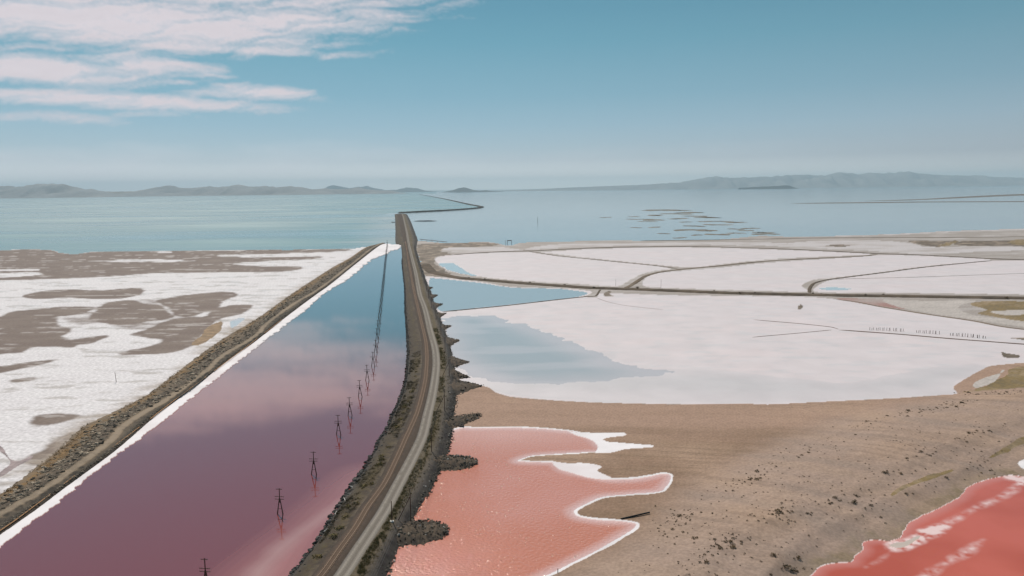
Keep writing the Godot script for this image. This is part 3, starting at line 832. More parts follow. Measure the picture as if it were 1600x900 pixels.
	col.resize(n)
	nor.resize(n)
	nor.fill(Vector3.UP)
	sheet.resize(n)
	var salt := Color(0.85, 0.80, 0.815)
	var mud := Color(0.185, 0.127, 0.102)
	var base := []
	base.resize(30)
	base.fill(salt)
	for k in range(8, 16):
		base[k] = Color(0.655, 0.59, 0.605)
	base[2] = mud
	base[3] = Color(0.5, 0.56, 0.6)
	base[4] = Color(0.36, 0.28, 0.28)
	base[6] = Color(0.215, 0.046, 0.04)
	base[7] = Color(0.43, 0.37, 0.335)
	base[8] = Color(0.66, 0.6, 0.6)
	base[13] = Color(0.5, 0.57, 0.6)
	base[14] = Color(0.36, 0.41, 0.44)
	base[16] = Color(0.58, 0.52, 0.53)
	base[17] = Color(0.46, 0.365, 0.295)
	base[18] = Color(0.545, 0.205, 0.135)
	base[20] = Color(0.47, 0.09, 0.05)
	base[21] = Color(0.78, 0.66, 0.66)
	base[22] = Color(0.29, 0.2, 0.085)
	base[23] = Color(0.42, 0.24, 0.21)
	base[24] = Color(0.6, 0.53, 0.49)
	base[25] = Color(0.235, 0.175, 0.13)
	base[26] = Color(0.5, 0.42, 0.37)
	base[27] = Color(0.3, 0.19, 0.1)
	var level := PackedFloat32Array()
	level.resize(30)
	level.fill(0.4)
	level[0] = -0.6
	for k in [6, 18, 20]:
		level[k] = 0.15
	for k in [3, 13, 14, 16]:
		level[k] = 0.3
	level[15] = 0.33
	for r in ROWS:
		var d := dist_of(r)
		var rf := r / 4.0
		var r0 := mini(int(rf), rr - 2)
		var rt := rf - r0
		for c in COLS:
			var i := r * COLS + c
			var id := cls[i]
			var x := (float(c) / (COLS - 1) * 2.0 - 1.0) * SIDE * d
			var h := level[id]
			var tone: Color = base[id]
			if id == 17 or id == 22 or id == 25 or id == 24 or id == 28:
				var cf := c / 4.0
				var c0 := mini(int(cf), cc - 2)
				var ct := cf - c0
				var k0 := r0 * cc + c0
				var lift := lerpf(lerpf(coarse[k0], coarse[k0 + 1], ct), lerpf(coarse[k0 + cc], coarse[k0 + cc + 1], ct), rt)
				var up := lerpf(lerpf(inland[k0], inland[k0 + 1], ct), lerpf(inland[k0 + cc], inland[k0 + cc + 1], ct), rt)
				var w := wide.get_noise_2d(x * 1.2, d * 1.2)
				var f := fine.get_noise_2d(x, d)
				h += lift + (w * 1.3 + f * 0.22) * minf(lift * 0.4, 1.0) + f * 0.04
				if id == 17:
					# flats are browner and streaked, dunes greyer
					var streak := wide.get_noise_2d(x * 1.1 + d * 0.9, d * 5.0)
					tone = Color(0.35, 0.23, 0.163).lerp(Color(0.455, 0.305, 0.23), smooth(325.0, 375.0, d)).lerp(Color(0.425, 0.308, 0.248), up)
					tone = tone.lerp(Color(0.285, 0.19, 0.13), clampf(streak * 1.4 + 0.1, 0.0, 0.75) * (1.0 - up * 0.75) * (1.0 - smooth(325.0, 375.0, d) * 0.8))
					tone = tone.lerp(Color(0.35, 0.255, 0.18), clampf(fa[i], 0.0, 1.0) * 0.5)
					var bankc := lerpf(lerpf(bank[k0], bank[k0 + 1], ct), lerpf(bank[k0 + cc], bank[k0 + cc + 1], ct), rt)
					tone = tone.lerp(Color(0.25, 0.19, 0.115), clampf(bankc * (0.75 + f * 0.9 + w * 0.5), 0.0, 0.85))
					var along := wide.get_noise_2d((x * 0.8 - d * 0.6) * 0.7, (x * 0.6 + d * 0.8) * 4.5)
					tone = tone.lerp(Color(0.345, 0.262, 0.216), clampf(along * 1.5, 0.0, 0.6) * up)
					tone = tone.lerp(Color(0.44, 0.315, 0.24), clampf(-along * 1.5, 0.0, 0.5) * up)
					tone = tone.lerp(Color(0.45, 0.31, 0.225), clampf(w * 1.3 - 0.1, 0.0, 0.7))
				elif id == 22:
					tone = tone.lerp(Color(0.4, 0.29, 0.18), clampf(0.35 + f * 1.3 + w, 0.0, 0.9)).lerp(Color(0.17, 0.125, 0.06), clampf(f * 1.2 - w, 0.0, 0.8))
				elif id == 25:
					tone = tone.lerp(Color(0.44, 0.34, 0.26), clampf(wide.get_noise_2d(x * 2.5, d * 2.5) * 2.2 + f * 0.8, 0.0, 0.9)).lerp(Color(0.12, 0.09, 0.06), clampf(-wide.get_noise_2d(x * 3.0 + 40.0, d * 2.0) * 2.0 + f, 0.0, 0.75))
				var line := 1.0 - absf(wide.get_noise_2d((x * 0.8 - d * 0.6) * 0.35 + 500.0, (x * 0.6 + d * 0.8) * 6.0 if up > 0.5 else d * 9.0 + x * 1.5)) * 5.0
				var f4 := fine.get_noise_2d(x * 3.0, d * 3.0)
				var v := 1.0 + f * 0.07 + w * 0.07 + f4 * 0.06 - clampf(line, 0.0, 1.0) * (0.10 + w * 0.2)
				tone = Color(tone.r * v, tone.g * v, tone.b * v)
			elif id == 1:
				var s := wide.get_noise_2d(x * 1.5, d * 3.2)
				var s1 := wide.get_noise_2d(x * 1.2 + d * 0.5 + 200.0, d * 4.5)
				var f2 := fine.get_noise_2d(x * 0.35, d * 0.8)
				tone = tone.lerp(Color(0.79, 0.74, 0.755), clampf(s * 1.5 + 0.1, 0.0, 1.0))
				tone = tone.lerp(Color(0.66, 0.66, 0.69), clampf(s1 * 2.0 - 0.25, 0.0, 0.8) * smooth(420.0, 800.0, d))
				tone = tone.lerp(Color(0.5, 0.45, 0.425), clampf((s1 + f2 * 0.5 - 0.27) * 3.0, 0.0, 0.7))
				var wet: Color = mud.lerp(Color(0.235, 0.172, 0.14), clampf(s * 1.6 + 0.3, 0.0, 1.0))
				wet = wet.lerp(Color(0.56, 0.5, 0.48), clampf((s1 * 1.1 + f2 * 0.5 - 0.3) * 2.6, 0.0, 0.65))
				tone = tone.lerp(wet, smooth(0.14, 0.66, fb[i] + s1 * 0.34 + f2 * 0.16))
				tone = tone.lerp(Color(0.40, 0.32, 0.26), clampf(fa[i] * (0.6 + f2 + s * 0.9), 0.0, 0.9))
				h += f2 * 0.03
			elif id == 6:
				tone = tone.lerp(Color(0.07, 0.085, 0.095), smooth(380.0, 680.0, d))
				tone = tone.lerp(Color(0.5, 0.2, 0.175), clampf(fa[i], 0.0, 1.0) * 0.85)
				tone = tone.lerp(Color(0.56, 0.36, 0.325), clampf(fb[i], 0.0, 1.0) * 0.75)
			elif id == 18:
				var p2 := wide.get_noise_2d(x * 1.4, d * 1.4)
				tone = tone.lerp(Color(0.58, 0.25, 0.19), clampf(p2 * 1.3 + 0.3, 0.0, 1.0))
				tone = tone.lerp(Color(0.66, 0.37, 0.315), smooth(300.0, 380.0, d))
				tone = tone.lerp(Color(0.72, 0.52, 0.51), (1.0 - clampf(fa[i], 0.0, 1.0)) * 0.8)
			elif id == 20:
				var p3 := wide.get_noise_2d(x * 1.5 + 77.0, d * 1.5)
				tone = tone.lerp(Color(0.56, 0.125, 0.08), clampf(p3 * 1.5 + 0.4, 0.0, 1.0))
				tone = tone.lerp(Color(0.62, 0.27, 0.24), (1.0 - clampf(fa[i], 0.0, 1.0)) * 0.8)
				tone = tone.lerp(Color(0.84, 0.63, 0.61), clampf(fb[i] * (0.7 + fine.get_noise_2d(x * 1.5, d * 1.5) * 1.3), 0.0, 0.95))
			elif id == 15:
				var s4 := wide.get_noise_2d(x * 0.8 + 50.0, d * 2.2)
				var s5 := wide.get_noise_2d(x * 2.4 + d * 0.6, d * 7.0)
				tone = tone.lerp(Color(0.69, 0.60, 0.61), clampf(s4 * 1.5, 0.0, 0.7))
				tone = tone.lerp(Color(0.58, 0.56, 0.58), clampf(s5 * 2.2 - 0.35, 0.0, 0.65))
			elif id == 29:
				var p6 := wide.get_noise_2d(x * 0.7 + 30.0, d * 1.8)
				tone = Color(0.625, 0.565, 0.58).lerp(Color(0.52, 0.495, 0.51), clampf(fa[i] * 0.8 + p6 * 0.4, 0.0, 1.0))
			elif id == 16:
				tone = tone.lerp(Color(0.41, 0.425, 0.44), clampf(fa[i] - 0.5, 0.0, 1.0) * 0.95)
				var p4 := wide.get_noise_2d(x * 0.6, d * 1.6)
				tone = tone.lerp(Color(0.64, 0.58, 0.59), clampf(p4 * 1.2, 0.0, 0.4))
			elif id == 7 or id == 8 or id == 23:
				var p5 := wide.get_noise_2d(x * 0.8, d * 1.6)
				tone = tone.lerp(Color(0.6, 0.54, 0.52) if id == 7 else Color(0.5, 0.43, 0.4), clampf(p5 * 1.6, 0.0, 0.8))
			elif id == 21:
				tone = tone.lerp(Color(0.7, 0.45, 0.43), clampf(0.3 + fine.get_noise_2d(x * 2.0, d * 2.0) * 1.2, 0.0, 0.8))
			elif id == 27 or id == 4:
				var v2 := 1.0 + fine.get_noise_2d(x * 0.8, d) * 0.5
				tone = Color(tone.r * v2, tone.g * v2, tone.b * v2)
			elif id != 0 and id != 14 and id != 13:
				var s3 := wide.get_noise_2d(x * 0.9 + 50.0, d * 2.0)
				tone = tone.lerp(Color(0.665, 0.58, 0.59), clampf(s3 * 1.2, 0.0, 0.6))
				tone = tone.lerp(Color(0.62, 0.575, 0.59), clampf(-s3 * 1.2, 0.0, 0.6))
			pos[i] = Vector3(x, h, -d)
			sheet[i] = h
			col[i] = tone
	for r in range(1, ROWS - 1):
		for c in range(1, COLS - 1):
			var i := r * COLS + c
			var id := cls[i]
			if id == 17 or id == 22 or id == 25 or id == 24 or id == 28:
				nor[i] = (pos[i + COLS] - pos[i - COLS]).cross(pos[i + 1] - pos[i - 1]).normalized()
				if nor[i].y < 0.0:
					nor[i] = -nor[i]

	var made := [
		["salt_flat", [1, 2, 4, 27], "mud", "white salt flat with brown mud patches left of the rocky dike", "salt flat"],
		["brine_pool", [3], "wet", "small blue pool in the creek beside the rocky dike", "pool"],
		["salt_crust", [5], "salt", "white scalloped salt crust along the dike of the purple pond", "salt crust"],
		["brine_pond", [6], "pond", "long mauve brine pond between the rocky dike and the causeway", "pond"],
		["mud_flat", [7, 8, 23, 24, 25, 22], "mud", "beige mud flat with pale streaks between the lake shore and the salt pans", "mud flat"],
		["salt_pan", [9], "salt", "white salt pan nearest the causeway with a small blue puddle in its corner", "salt pan"],
		["salt_pan", [10], "salt", "narrow white salt pan below the lake shore, farthest from the main dike", "salt pan"],
		["salt_pan", [11], "salt", "white salt pan right of the curved brown dike", "salt pan"],
		["salt_pan", [12], "salt", "white salt pan at the right beyond the slanting dark dike", "salt pan"],
		["brine_puddle", [13], "wet", "shallow blue puddles lying in the upper salt pans", "puddle"],
		["evaporation_pond", [14], "wet", "small blue evaporation pond beside the toothed causeway edge", "pond"],
		["salt_pan", [15], "salt", "big white salt pan in front of the main brown dike", "salt pan"],
		["damp_salt", [29], "damp", "damp grey salt along the front edge of the big salt pan", "damp salt"],
		["brine_film", [16], "wet", "pale blue film of brine over the front half of the big salt pan", "brine"],
		["sand_flat", [17], "sand", "sandy beach and low dunes around the pink and red ponds", "sand"],
		["pink_pond", [18], "pink", "salmon pink brine pond beside the causeway, glittering in the sun", "pond"],
		["salt_crust", [19], "salt", "white salt crust edging the fingers of the pink pond", "salt crust"],
		["red_pond", [20], "red", "brick red brine pond in the near right corner", "pond"],
		["salt_crust", [21, 26, 28], "salt", "white salt bars and edging in the red pond", "salt crust"],
	]
	var owner_ := PackedByteArray()
	owner_.resize(30)
	owner_.fill(255)
	for k in made.size():
		for id in made[k][1]:
			owner_[id] = k
	var index := []
	for k in made.size():
		index.append(PackedInt32Array())
	for r in ROWS - 1:
		for c in COLS - 1:
			var i := r * COLS + c
			var id := cls[i]
			if id == 0:
				id = maxi(maxi(cls[i + 1], cls[i + COLS]), cls[i + COLS + 1])
				if id == 0:
					continue
			var l: PackedInt32Array = index[owner_[id]]
			l.append(i)
			l.append(i + 1)
			l.append(i + COLS)
			l.append(i + 1)
			l.append(i + COLS + 1)
			l.append(i + COLS)
			index[owner_[id]] = l
	for k in made.size():
		var old: PackedInt32Array = index[k]
		if old.is_empty():
			continue
		var remap := PackedInt32Array()
		remap.resize(n)
		remap.fill(-1)
		var p := PackedVector3Array()
		var cl := PackedColorArray()
		var nr := PackedVector3Array()
		var ix := PackedInt32Array()
		ix.resize(old.size())
		for j in old.size():
			var i := old[j]
			var m := remap[i]
			if m < 0:
				m = p.size()
				remap[i] = m
				p.append(pos[i])
				cl.append(col[i])
				nr.append(nor[i])
			ix[j] = m
		var arr := []
		arr.resize(Mesh.ARRAY_MAX)
		arr[Mesh.ARRAY_VERTEX] = p
		arr[Mesh.ARRAY_NORMAL] = nr
		arr[Mesh.ARRAY_COLOR] = cl
		arr[Mesh.ARRAY_INDEX] = ix
		var mesh := ArrayMesh.new()
		mesh.add_surface_from_arrays(Mesh.PRIMITIVE_TRIANGLES, arr)
		var o := obj(made[k][0], mesh, mats[made[k][2]])
		tag(o, made[k][3], made[k][4], "", "structure")


func land_height(x: float, z: float) -> float:
	# height of the sheet of land under a point, from the four grid points round it
	var d := -z
	var r := clampi(int(row_of(d)), 0, ROWS - 1)
	var c := clampi(int((x / d + SIDE) / (2.0 * SIDE) * (COLS - 1)), 0, COLS - 1)
	return sheet[r * COLS + c] if sheet.size() else 0.4


var sheet := PackedFloat32Array()


# ---------------------------------------------------------------- mountains
func build_mountains() -> void:
	var info := [
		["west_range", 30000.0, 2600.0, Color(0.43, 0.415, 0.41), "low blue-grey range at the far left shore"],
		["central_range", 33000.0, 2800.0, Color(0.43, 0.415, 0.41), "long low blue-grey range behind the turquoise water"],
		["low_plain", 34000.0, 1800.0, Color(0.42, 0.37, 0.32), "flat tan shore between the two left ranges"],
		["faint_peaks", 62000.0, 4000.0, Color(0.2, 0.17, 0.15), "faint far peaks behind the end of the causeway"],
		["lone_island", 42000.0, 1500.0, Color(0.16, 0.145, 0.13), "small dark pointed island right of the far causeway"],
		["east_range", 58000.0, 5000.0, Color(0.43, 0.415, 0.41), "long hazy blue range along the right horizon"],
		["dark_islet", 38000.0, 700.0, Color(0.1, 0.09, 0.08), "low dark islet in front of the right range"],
	]
	var gully := FastNoiseLite.new()
	set_noise(gully, 71, 0.0007, 5)
	for e in info:
		var p := pts(e[0])
		var dist: float = e[1]
		var depth: float = e[2]
		var across := 16
		var prof := PackedVector2Array()
		for k in p.size() - 1:
			var m := clampi(int((p[k + 1].x - p[k].x) / (dist * 0.0018)), 1, 40)
			for i in m:
				prof.append(p[k].lerp(p[k + 1], float(i) / m))
		prof.append(p[p.size() - 1])
		var st := SurfaceTool.new()
		st.begin(Mesh.PRIMITIVE_TRIANGLES)
		for k in prof.size():
			var q := prof[k]
			for j in across + 1:
				var v := float(j) / across * 2.0 - 1.0
				var a := absf(v)
				var g := gully.get_noise_2d(q.x, v * depth * 0.6)
				var crest: float = q.y * (1.0 + 0.11 * gully.get_noise_2d(q.x * 2.5, 9.0))
				var h := crest * clampf(pow(1.0 - a, 1.15) + g * a * (1.0 - a) * 2.6, 0.0, 1.0)
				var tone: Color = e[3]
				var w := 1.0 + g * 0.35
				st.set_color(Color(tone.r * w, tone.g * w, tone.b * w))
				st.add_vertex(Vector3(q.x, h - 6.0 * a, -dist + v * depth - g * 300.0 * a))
		grid_indices(st, prof.size() - 1, across, true)
		st.generate_normals()
		var o := obj("mountain", st.commit(), mats["hill"])
		tag(o, e[4], "mountain", "", "structure")


# ---------------------------------------------------------------- swept works
func rows_between(z0: float, z1: float, fineness: float, least: float) -> PackedFloat32Array:
	var out := PackedFloat32Array()
	var z := z0
	while z > z1:
		out.append(z)
		z -= maxf(least, -z / fineness)
	out.append(z1)
	return out


func strip(lines: Array, zs: PackedFloat32Array, sub: int) -> ArrayMesh:
	# a surface between lengthwise lines; each line: [x per row, height, roughness, tone, other tone]
	var st := SurfaceTool.new()
	st.begin(Mesh.PRIMITIVE_TRIANGLES)
	var cols := (lines.size() - 1) * sub
	for r in zs.size():
		var z := zs[r]
		for c in cols + 1:
			var k := mini(c / sub, lines.size() - 2)
			var t := float(c - k * sub) / sub
			var a: Array = lines[k]
			var b: Array = lines[k + 1]
			var x := lerpf(a[0][r], b[0][r], t)
			var amp: float = lerpf(a[2], b[2], t)
			var n := fine.get_noise_2d(x * 1.4, z * 1.4)
			var n2 := fine.get_noise_2d(x * 4.0 + 90.0, z * 4.0)
			var w := wide.get_noise_2d(x * 2.5, z * 1.2)
			var h: float = lerpf(a[1], b[1], t) + (n + n2 * 0.5) * amp
			x += n2 * amp * 0.8
			var tone: Color = (a[3] as Color).lerp(b[3], t).lerp((a[4] as Color).lerp(b[4], t), clampf(0.4 + w * 1.4 + n * 1.6 + n2 * 1.0, 0.0, 1.0))
			st.set_color(tone)
			st.add_vertex(Vector3(x, h, z))
	grid_indices(st, zs.size() - 1, cols, true)
	st.generate_normals()
	return st.commit()


func shifted(line: PackedVector2Array, zs: PackedFloat32Array, by: float) -> PackedFloat32Array:
	var out := PackedFloat32Array()
	for z in zs:
		out.append(x_at(line, z) + by)
	return out


func between(a: PackedFloat32Array, b: PackedFloat32Array, t: float) -> PackedFloat32Array:
	var out := PackedFloat32Array()
	for k in a.size():
		out.append(lerpf(a[k], b[k], t))
	return out


var rail_line: PackedVector2Array
var road_line: PackedVector2Array
var left_line: PackedVector2Array
var right_line: PackedVector2Array


func build_causeway() -> void:
	rail_line = spline(pts("rail"), false, 2.0)
	road_line = spline(pts("road"), false, 2.0)
	left_line = spline(pts("left_toe"), false, 2.0)
	right_line = spline(pts("right_toe"), false, 2.0)
	var zs := rows_between(-150.0, -3760.0, 260.0, 0.9)
	var left := shifted(left_line, zs, -0.3)
	var rail := shifted(rail_line, zs, 0.0)
	var road := shifted(road_line, zs, 0.0)
	var right := shifted(right_line, zs, 0.5)
	var r0 := PackedFloat32Array()   # left shoulder, foot of ballast, top edges, road edges
	var r1 := PackedFloat32Array()
	var r2 := PackedFloat32Array()
	var r3 := PackedFloat32Array()
	var r4 := PackedFloat32Array()
	var d0 := PackedFloat32Array()
	var d1 := PackedFloat32Array()
	var d2 := PackedFloat32Array()
	var d3 := PackedFloat32Array()
	var d4 := PackedFloat32Array()
	var e0 := PackedFloat32Array()
	var e1 := PackedFloat32Array()
	for k in zs.size():
		var x := rail[k]
		var y := maxf(road[k], x + 5.2)
		r1.append(x - 3.3)
		r2.append(x - 1.9)
		r3.append(x + 1.9)
		r4.append(y - 2.7)
		r0.append(lerpf(left[k], x - 3.3, 0.62))
		d0.append(y - 1.5)
		d1.append(y - 0.7)
		d2.append(y + 0.2)
		d3.append(y + 1.2)
		d4.append(y + 2.5)
		var end := maxf(right[k], y + 6.0)
		e0.append(lerpf(y + 2.5, end, 0.45))
		e1.append(end)
	var brown := Color(0.125, 0.092, 0.066)
	var brown2 := Color(0.22, 0.165, 0.118)
	var olive := Color(0.165, 0.122, 0.06)
	var dark := Color(0.06, 0.05, 0.044)
	var dark2 := Color(0.12, 0.1, 0.088)
	var bal := Color(0.095, 0.072, 0.057)
	var bal2 := Color(0.135, 0.098, 0.075)
	var o := obj("embankment_slope", strip([[left, -0.4, 0.3, dark, brown], [between(left, r0, 0.3), 1.1, 0.35, brown, dark2], [r0, 2.4, 0.2, brown, olive], [r1, 2.95, 0.06, bal, brown2]], zs, 4), mats["rocky"])
	tag(o, "brown stony slope of the causeway down to the mauve pond", "embankment", "", "structure")
	o = obj("ballast_bed", strip([[r1, 2.95, 0.06, bal, bal], [r2, 3.4, 0.03, bal2, bal], [r3, 3.4, 0.03, bal2, bal], [r4, 3.02, 0.05, bal, bal2]], zs, 2), mats["gravel"])
	tag(o, "dark ballast bed carrying the railway track", "track bed", "", "structure")
	var grey := Color(0.235, 0.203, 0.172)
	var pale := Color(0.37, 0.325, 0.28)
	o = obj("gravel_road", strip([[r4, 3.02, 0.03, Color(0.16, 0.145, 0.13), grey], [d0, 3.1, 0.02, pale, grey], [d1, 3.08, 0.02, grey, grey], [d2, 3.1, 0.02, Color(0.2, 0.17, 0.145), grey], [d3, 3.08, 0.02, pale, pale], [d4, 3.02, 0.04, Color(0.2, 0.18, 0.155), grey]], zs, 2), mats["road"])
	tag(o, "pale gravel service road with wheel tracks beside the railway", "road", "", "structure")
	o = obj("embankment_slope", strip([[d4, 3.02, 0.04, Color(0.25, 0.2, 0.15), olive], [between(d4, e0, 0.5), 2.95, 0.12, Color(0.24, 0.18, 0.105), olive], [e0, 2.7, 0.2, Color(0.21, 0.17, 0.135), Color(0.15, 0.12, 0.095)], [between(e0, e1, 0.35), 2.0, 0.35, dark2, dark], [e1, -0.5, 0.35, dark, dark2]], zs, 4), mats["rocky"])
	tag(o, "dark rocky right slope of the causeway with a grassy verge", "embankment", "", "structure")
	# beyond the bend the causeway runs on alone through the lake
	ridge_along("causeway", spline(pts("far_causeway"), false, 1.0), 30.0, 6.0, Color(0.06, 0.055, 0.05), Color(0.1, 0.085, 0.07), mats["rocky"], "far dark causeway bending right and back across the lake", "causeway", -0.5)


func ridge_along(called: String, line: PackedVector2Array, width: float, height: float, tone: Color, other: Color, mat: Material, label: String, category: String, foot := 0.2, crown := 0.45) -> MeshInstance3D:
	# a low bank: flat crown, sloping sides, uneven
	var st := SurfaceTool.new()
	st.begin(Mesh.PRIMITIVE_TRIANGLES)
	var outs := [-1.0, -0.75, -crown, 0.0, crown, 0.75, 1.0]
	var highs := [0.0, 0.55, 1.0, 1.0, 1.0, 0.55, 0.0]
	for k in line.size():
		var t := (line[mini(k + 1, line.size() - 1)] - line[maxi(k - 1, 0)]).normalized()
		var nrm := Vector2(-t.y, t.x)
		var ends := minf(1.0, minf(k, line.size() - 1 - k) * 0.5 + 0.15)
		for j in 7:
			var p: Vector2 = line[k] + nrm * outs[j] * width * 0.5 * (0.5 + 0.5 * ends)
			var n := fine.get_noise_2d(p.x * 0.7, p.y * 0.7)
			var w := wide.get_noise_2d(p.x * 1.5, p.y * 1.5)
			p += nrm * (n + w) * width * 0.12 * absf(outs[j])
			var v := clampf(0.5 + n * 1.3 + w, 0.0, 1.0)
			st.set_color(tone.lerp(other, v))
			st.add_vertex(Vector3(p.x, foot + (height - foot) * highs[j] * ends * (1.0 + n * 0.25) - (0.3 if absf(outs[j]) == 1.0 else 0.0), p.y))
	grid_indices(st, line.size() - 1, 6, true)
	st.generate_normals()
	var o := obj(called, st.commit(), mat)
	tag(o, label, category, "", "structure")
	return o


var dike_out: PackedVector2Array
var dike_in: PackedVector2Array
var track_line: PackedVector2Array


func build_west_dike() -> void:
	dike_out = spline(pts("dike_left_edge"), false, 2.0)
	dike_in = spline(pts("dike_right_edge"), false, 2.0)
	track_line = spline(pts("dike_track"), false, 2.0)
	var zs := rows_between(-160.0, -1690.0, 260.0, 0.9)
	var a := shifted(dike_out, zs, -0.5)
	var d := shifted(dike_in, zs, 0.4)
	var t := shifted(track_line, zs, 0.0)
	for k in zs.size():
		t[k] = clampf(t[k], a[k] + 4.5, d[k] - 4.5)
	var t0 := PackedFloat32Array()
	var t1 := PackedFloat32Array()
	var t2 := PackedFloat32Array()
	var t3 := PackedFloat32Array()
	for k in zs.size():
		t0.append(t[k] - 2.3)
		t1.append(t[k] - 1.1)
		t2.append(t[k] + 1.1)
		t3.append(t[k] + 2.3)
	var gold := Color(0.44, 0.265, 0.115)
	var drab := Color(0.31, 0.23, 0.16)
	var dark := Color(0.085, 0.067, 0.052)
	var tan := Color(0.37, 0.29, 0.215)
	var o := obj("rocky_dike", strip([[a, 0.1, 0.1, Color(0.36, 0.3, 0.25), drab], [between(a, t0, 0.35), 0.9, 0.25, gold, drab], [between(a, t0, 0.7), 1.8, 0.4, dark, drab], [t0, 2.05, 0.2, drab, dark]], zs, 4), mats["rocky"])
	tag(o, "rocky outer bank of the left dike with dry orange grass", "dike", "", "structure")
	o = obj("dirt_track", strip([[t0, 2.05, 0.2, drab, dark], [t1, 2.0, 0.03, tan, Color(0.29, 0.225, 0.165)], [t2, 2.0, 0.03, tan, Color(0.29, 0.225, 0.165)], [t3, 1.95, 0.15, drab, dark]], zs, 2), mats["road"])
	tag(o, "narrow dirt track along the crest of the left dike", "track", "", "structure")
	o = obj("rocky_dike", strip([[t3, 1.95, 0.15, drab, dark], [between(t3, d, 0.5), 1.3, 0.25, Color(0.12, 0.1, 0.08), dark], [between(t3, d, 0.85), 0.75, 0.15, Color(0.1, 0.065, 0.045), dark], [d, 0.15, 0.05, Color(0.09, 0.06, 0.045), dark]], zs, 4), mats["rocky"])
	tag(o, "dark gravelly inner bank of the left dike above the salt crust", "dike", "", "structure")


func build_dikes() -> void:
	var brown := Color(0.2, 0.15, 0.11)
	var brown2 := Color(0.13, 0.1, 0.075)
	var tan := Color(0.3, 0.235, 0.175)
	for e in [
		["main_dike", 17.0, 2.0, brown, brown2, "broad brown main dike crossing the salt pans"],
		["curve_dike", 8.0, 1.1, tan, brown, "curved brown dike rising from the main dike between two white pans"],
		["top_dike", 7.0, 1.2, brown, brown2, "thin brown dike along the lake side of the upper salt pans"],
		["slant_dike", 4.0, 0.8, brown, brown2, "thin dike slanting between the two upper left pans"],
		["right_dike", 5.0, 0.9, brown, brown2, "dark dike slanting up to the right between the right pans"],
		["far_line", 2.2, 0.6, brown, brown2, "hairline dike splitting the far right pan"],
		["thin_dike", 3.2, 0.8, brown, brown2, "thin dike between the small blue pond and the big pan"],
		["pan_line_a", 2.2, 0.55, brown, Color(0.34, 0.25, 0.23), "short upper ridge meeting the long ridge in the big pan"],
		["pan_line_b", 3.2, 0.75, brown, Color(0.3, 0.22, 0.2), "long low ridge in the big salt pan below the row of posts"],
		["pan_line_c", 1.8, 0.5, brown, Color(0.34, 0.25, 0.23), "short lower ridge in the big salt pan"],
		["pan_line_d", 1.6, 0.45, Color(0.42, 0.34, 0.32), Color(0.5, 0.4, 0.38), "faint pinkish ridge curving away from the junction of the dikes"],
		["shore_road", 9.0, 1.0, Color(0.17, 0.14, 0.09), brown2, "dark raised track along the lake shore at the right"],
		["corner_dike", 5.0, 0.7, Color(0.27, 0.2, 0.165), tan, "brown bank between the big salt pan and the golden scrub"],
	]:
		ridge_along("earth_dike", spline(pts(e[0]), false, 1.6), e[1], e[2], e[3], e[4], mats["gravel"], e[5], "dike")
	# mud bars and sand spits awash in the right half of the lake
	var bars: Array = OUT["mud_bars"]
	for k in range(0, bars.size(), 4):
		var line := PackedVector2Array()
		for i in 13:
			var t := i / 6.0 - 1.0
			line.append(Vector2(bars[k] + t * bars[k + 2], bars[k + 1] + sin(t * 2.0 + k) * bars[k + 3] * 0.5 + jag.get_noise_2d(i * 22.0, k * 30.0) * bars[k + 3]))
		var o := ridge_along("mud_bar", line, maxf(bars[k + 3] * 1.0, 6.0), 0.8, Color(0.17, 0.145, 0.11), Color(0.24, 0.2, 0.15), mats["mud"], "dark mud bar awash among the bars in the right of the lake", "mud bar", -0.25, 0.3)
		o.set_meta("group", "mud bars awash in the lake")
	for key in ["long_bar_a", "long_bar_b"]:
		var poly := spline(pts(key), true, 1.0)
		var tri := Geometry2D.triangulate_polygon(poly)
		var st := SurfaceTool.new()
		st.begin(Mesh.PRIMITIVE_TRIANGLES)
		for p in poly:
			st.set_color(Color(0.2, 0.17, 0.145))
			st.set_normal(Vector3.UP)
			st.add_vertex(Vector3(p.x, 0.25, p.y))
		for i in tri:
			st.add_index(i)
		var o2 := obj("sand_bar", st.commit(), mats["mud"])
		tag(o2, "long thin dark sand bar at the right, " + ("nearer of the two" if key == "long_bar_a" else "farther of the two"), "sand bar", "", "structure")


# ---------------------------------------------------------------- jetties
var jetty_rocks := []


func jetty_point(mid: Vector2, tip: Vector2, half: Vector2, round_tip: bool, u: float, v: float) -> Vector2:
	# u runs from the causeway to the tip, v from one flank to the other
	var w := sqrt(maxf(1.0 - pow(u, 3.5), 0.0)) * 0.93 + 0.04 if round_tip else pow(1.0 - u, 1.25) + 0.03
	return mid.lerp(tip, u) + half * v * w


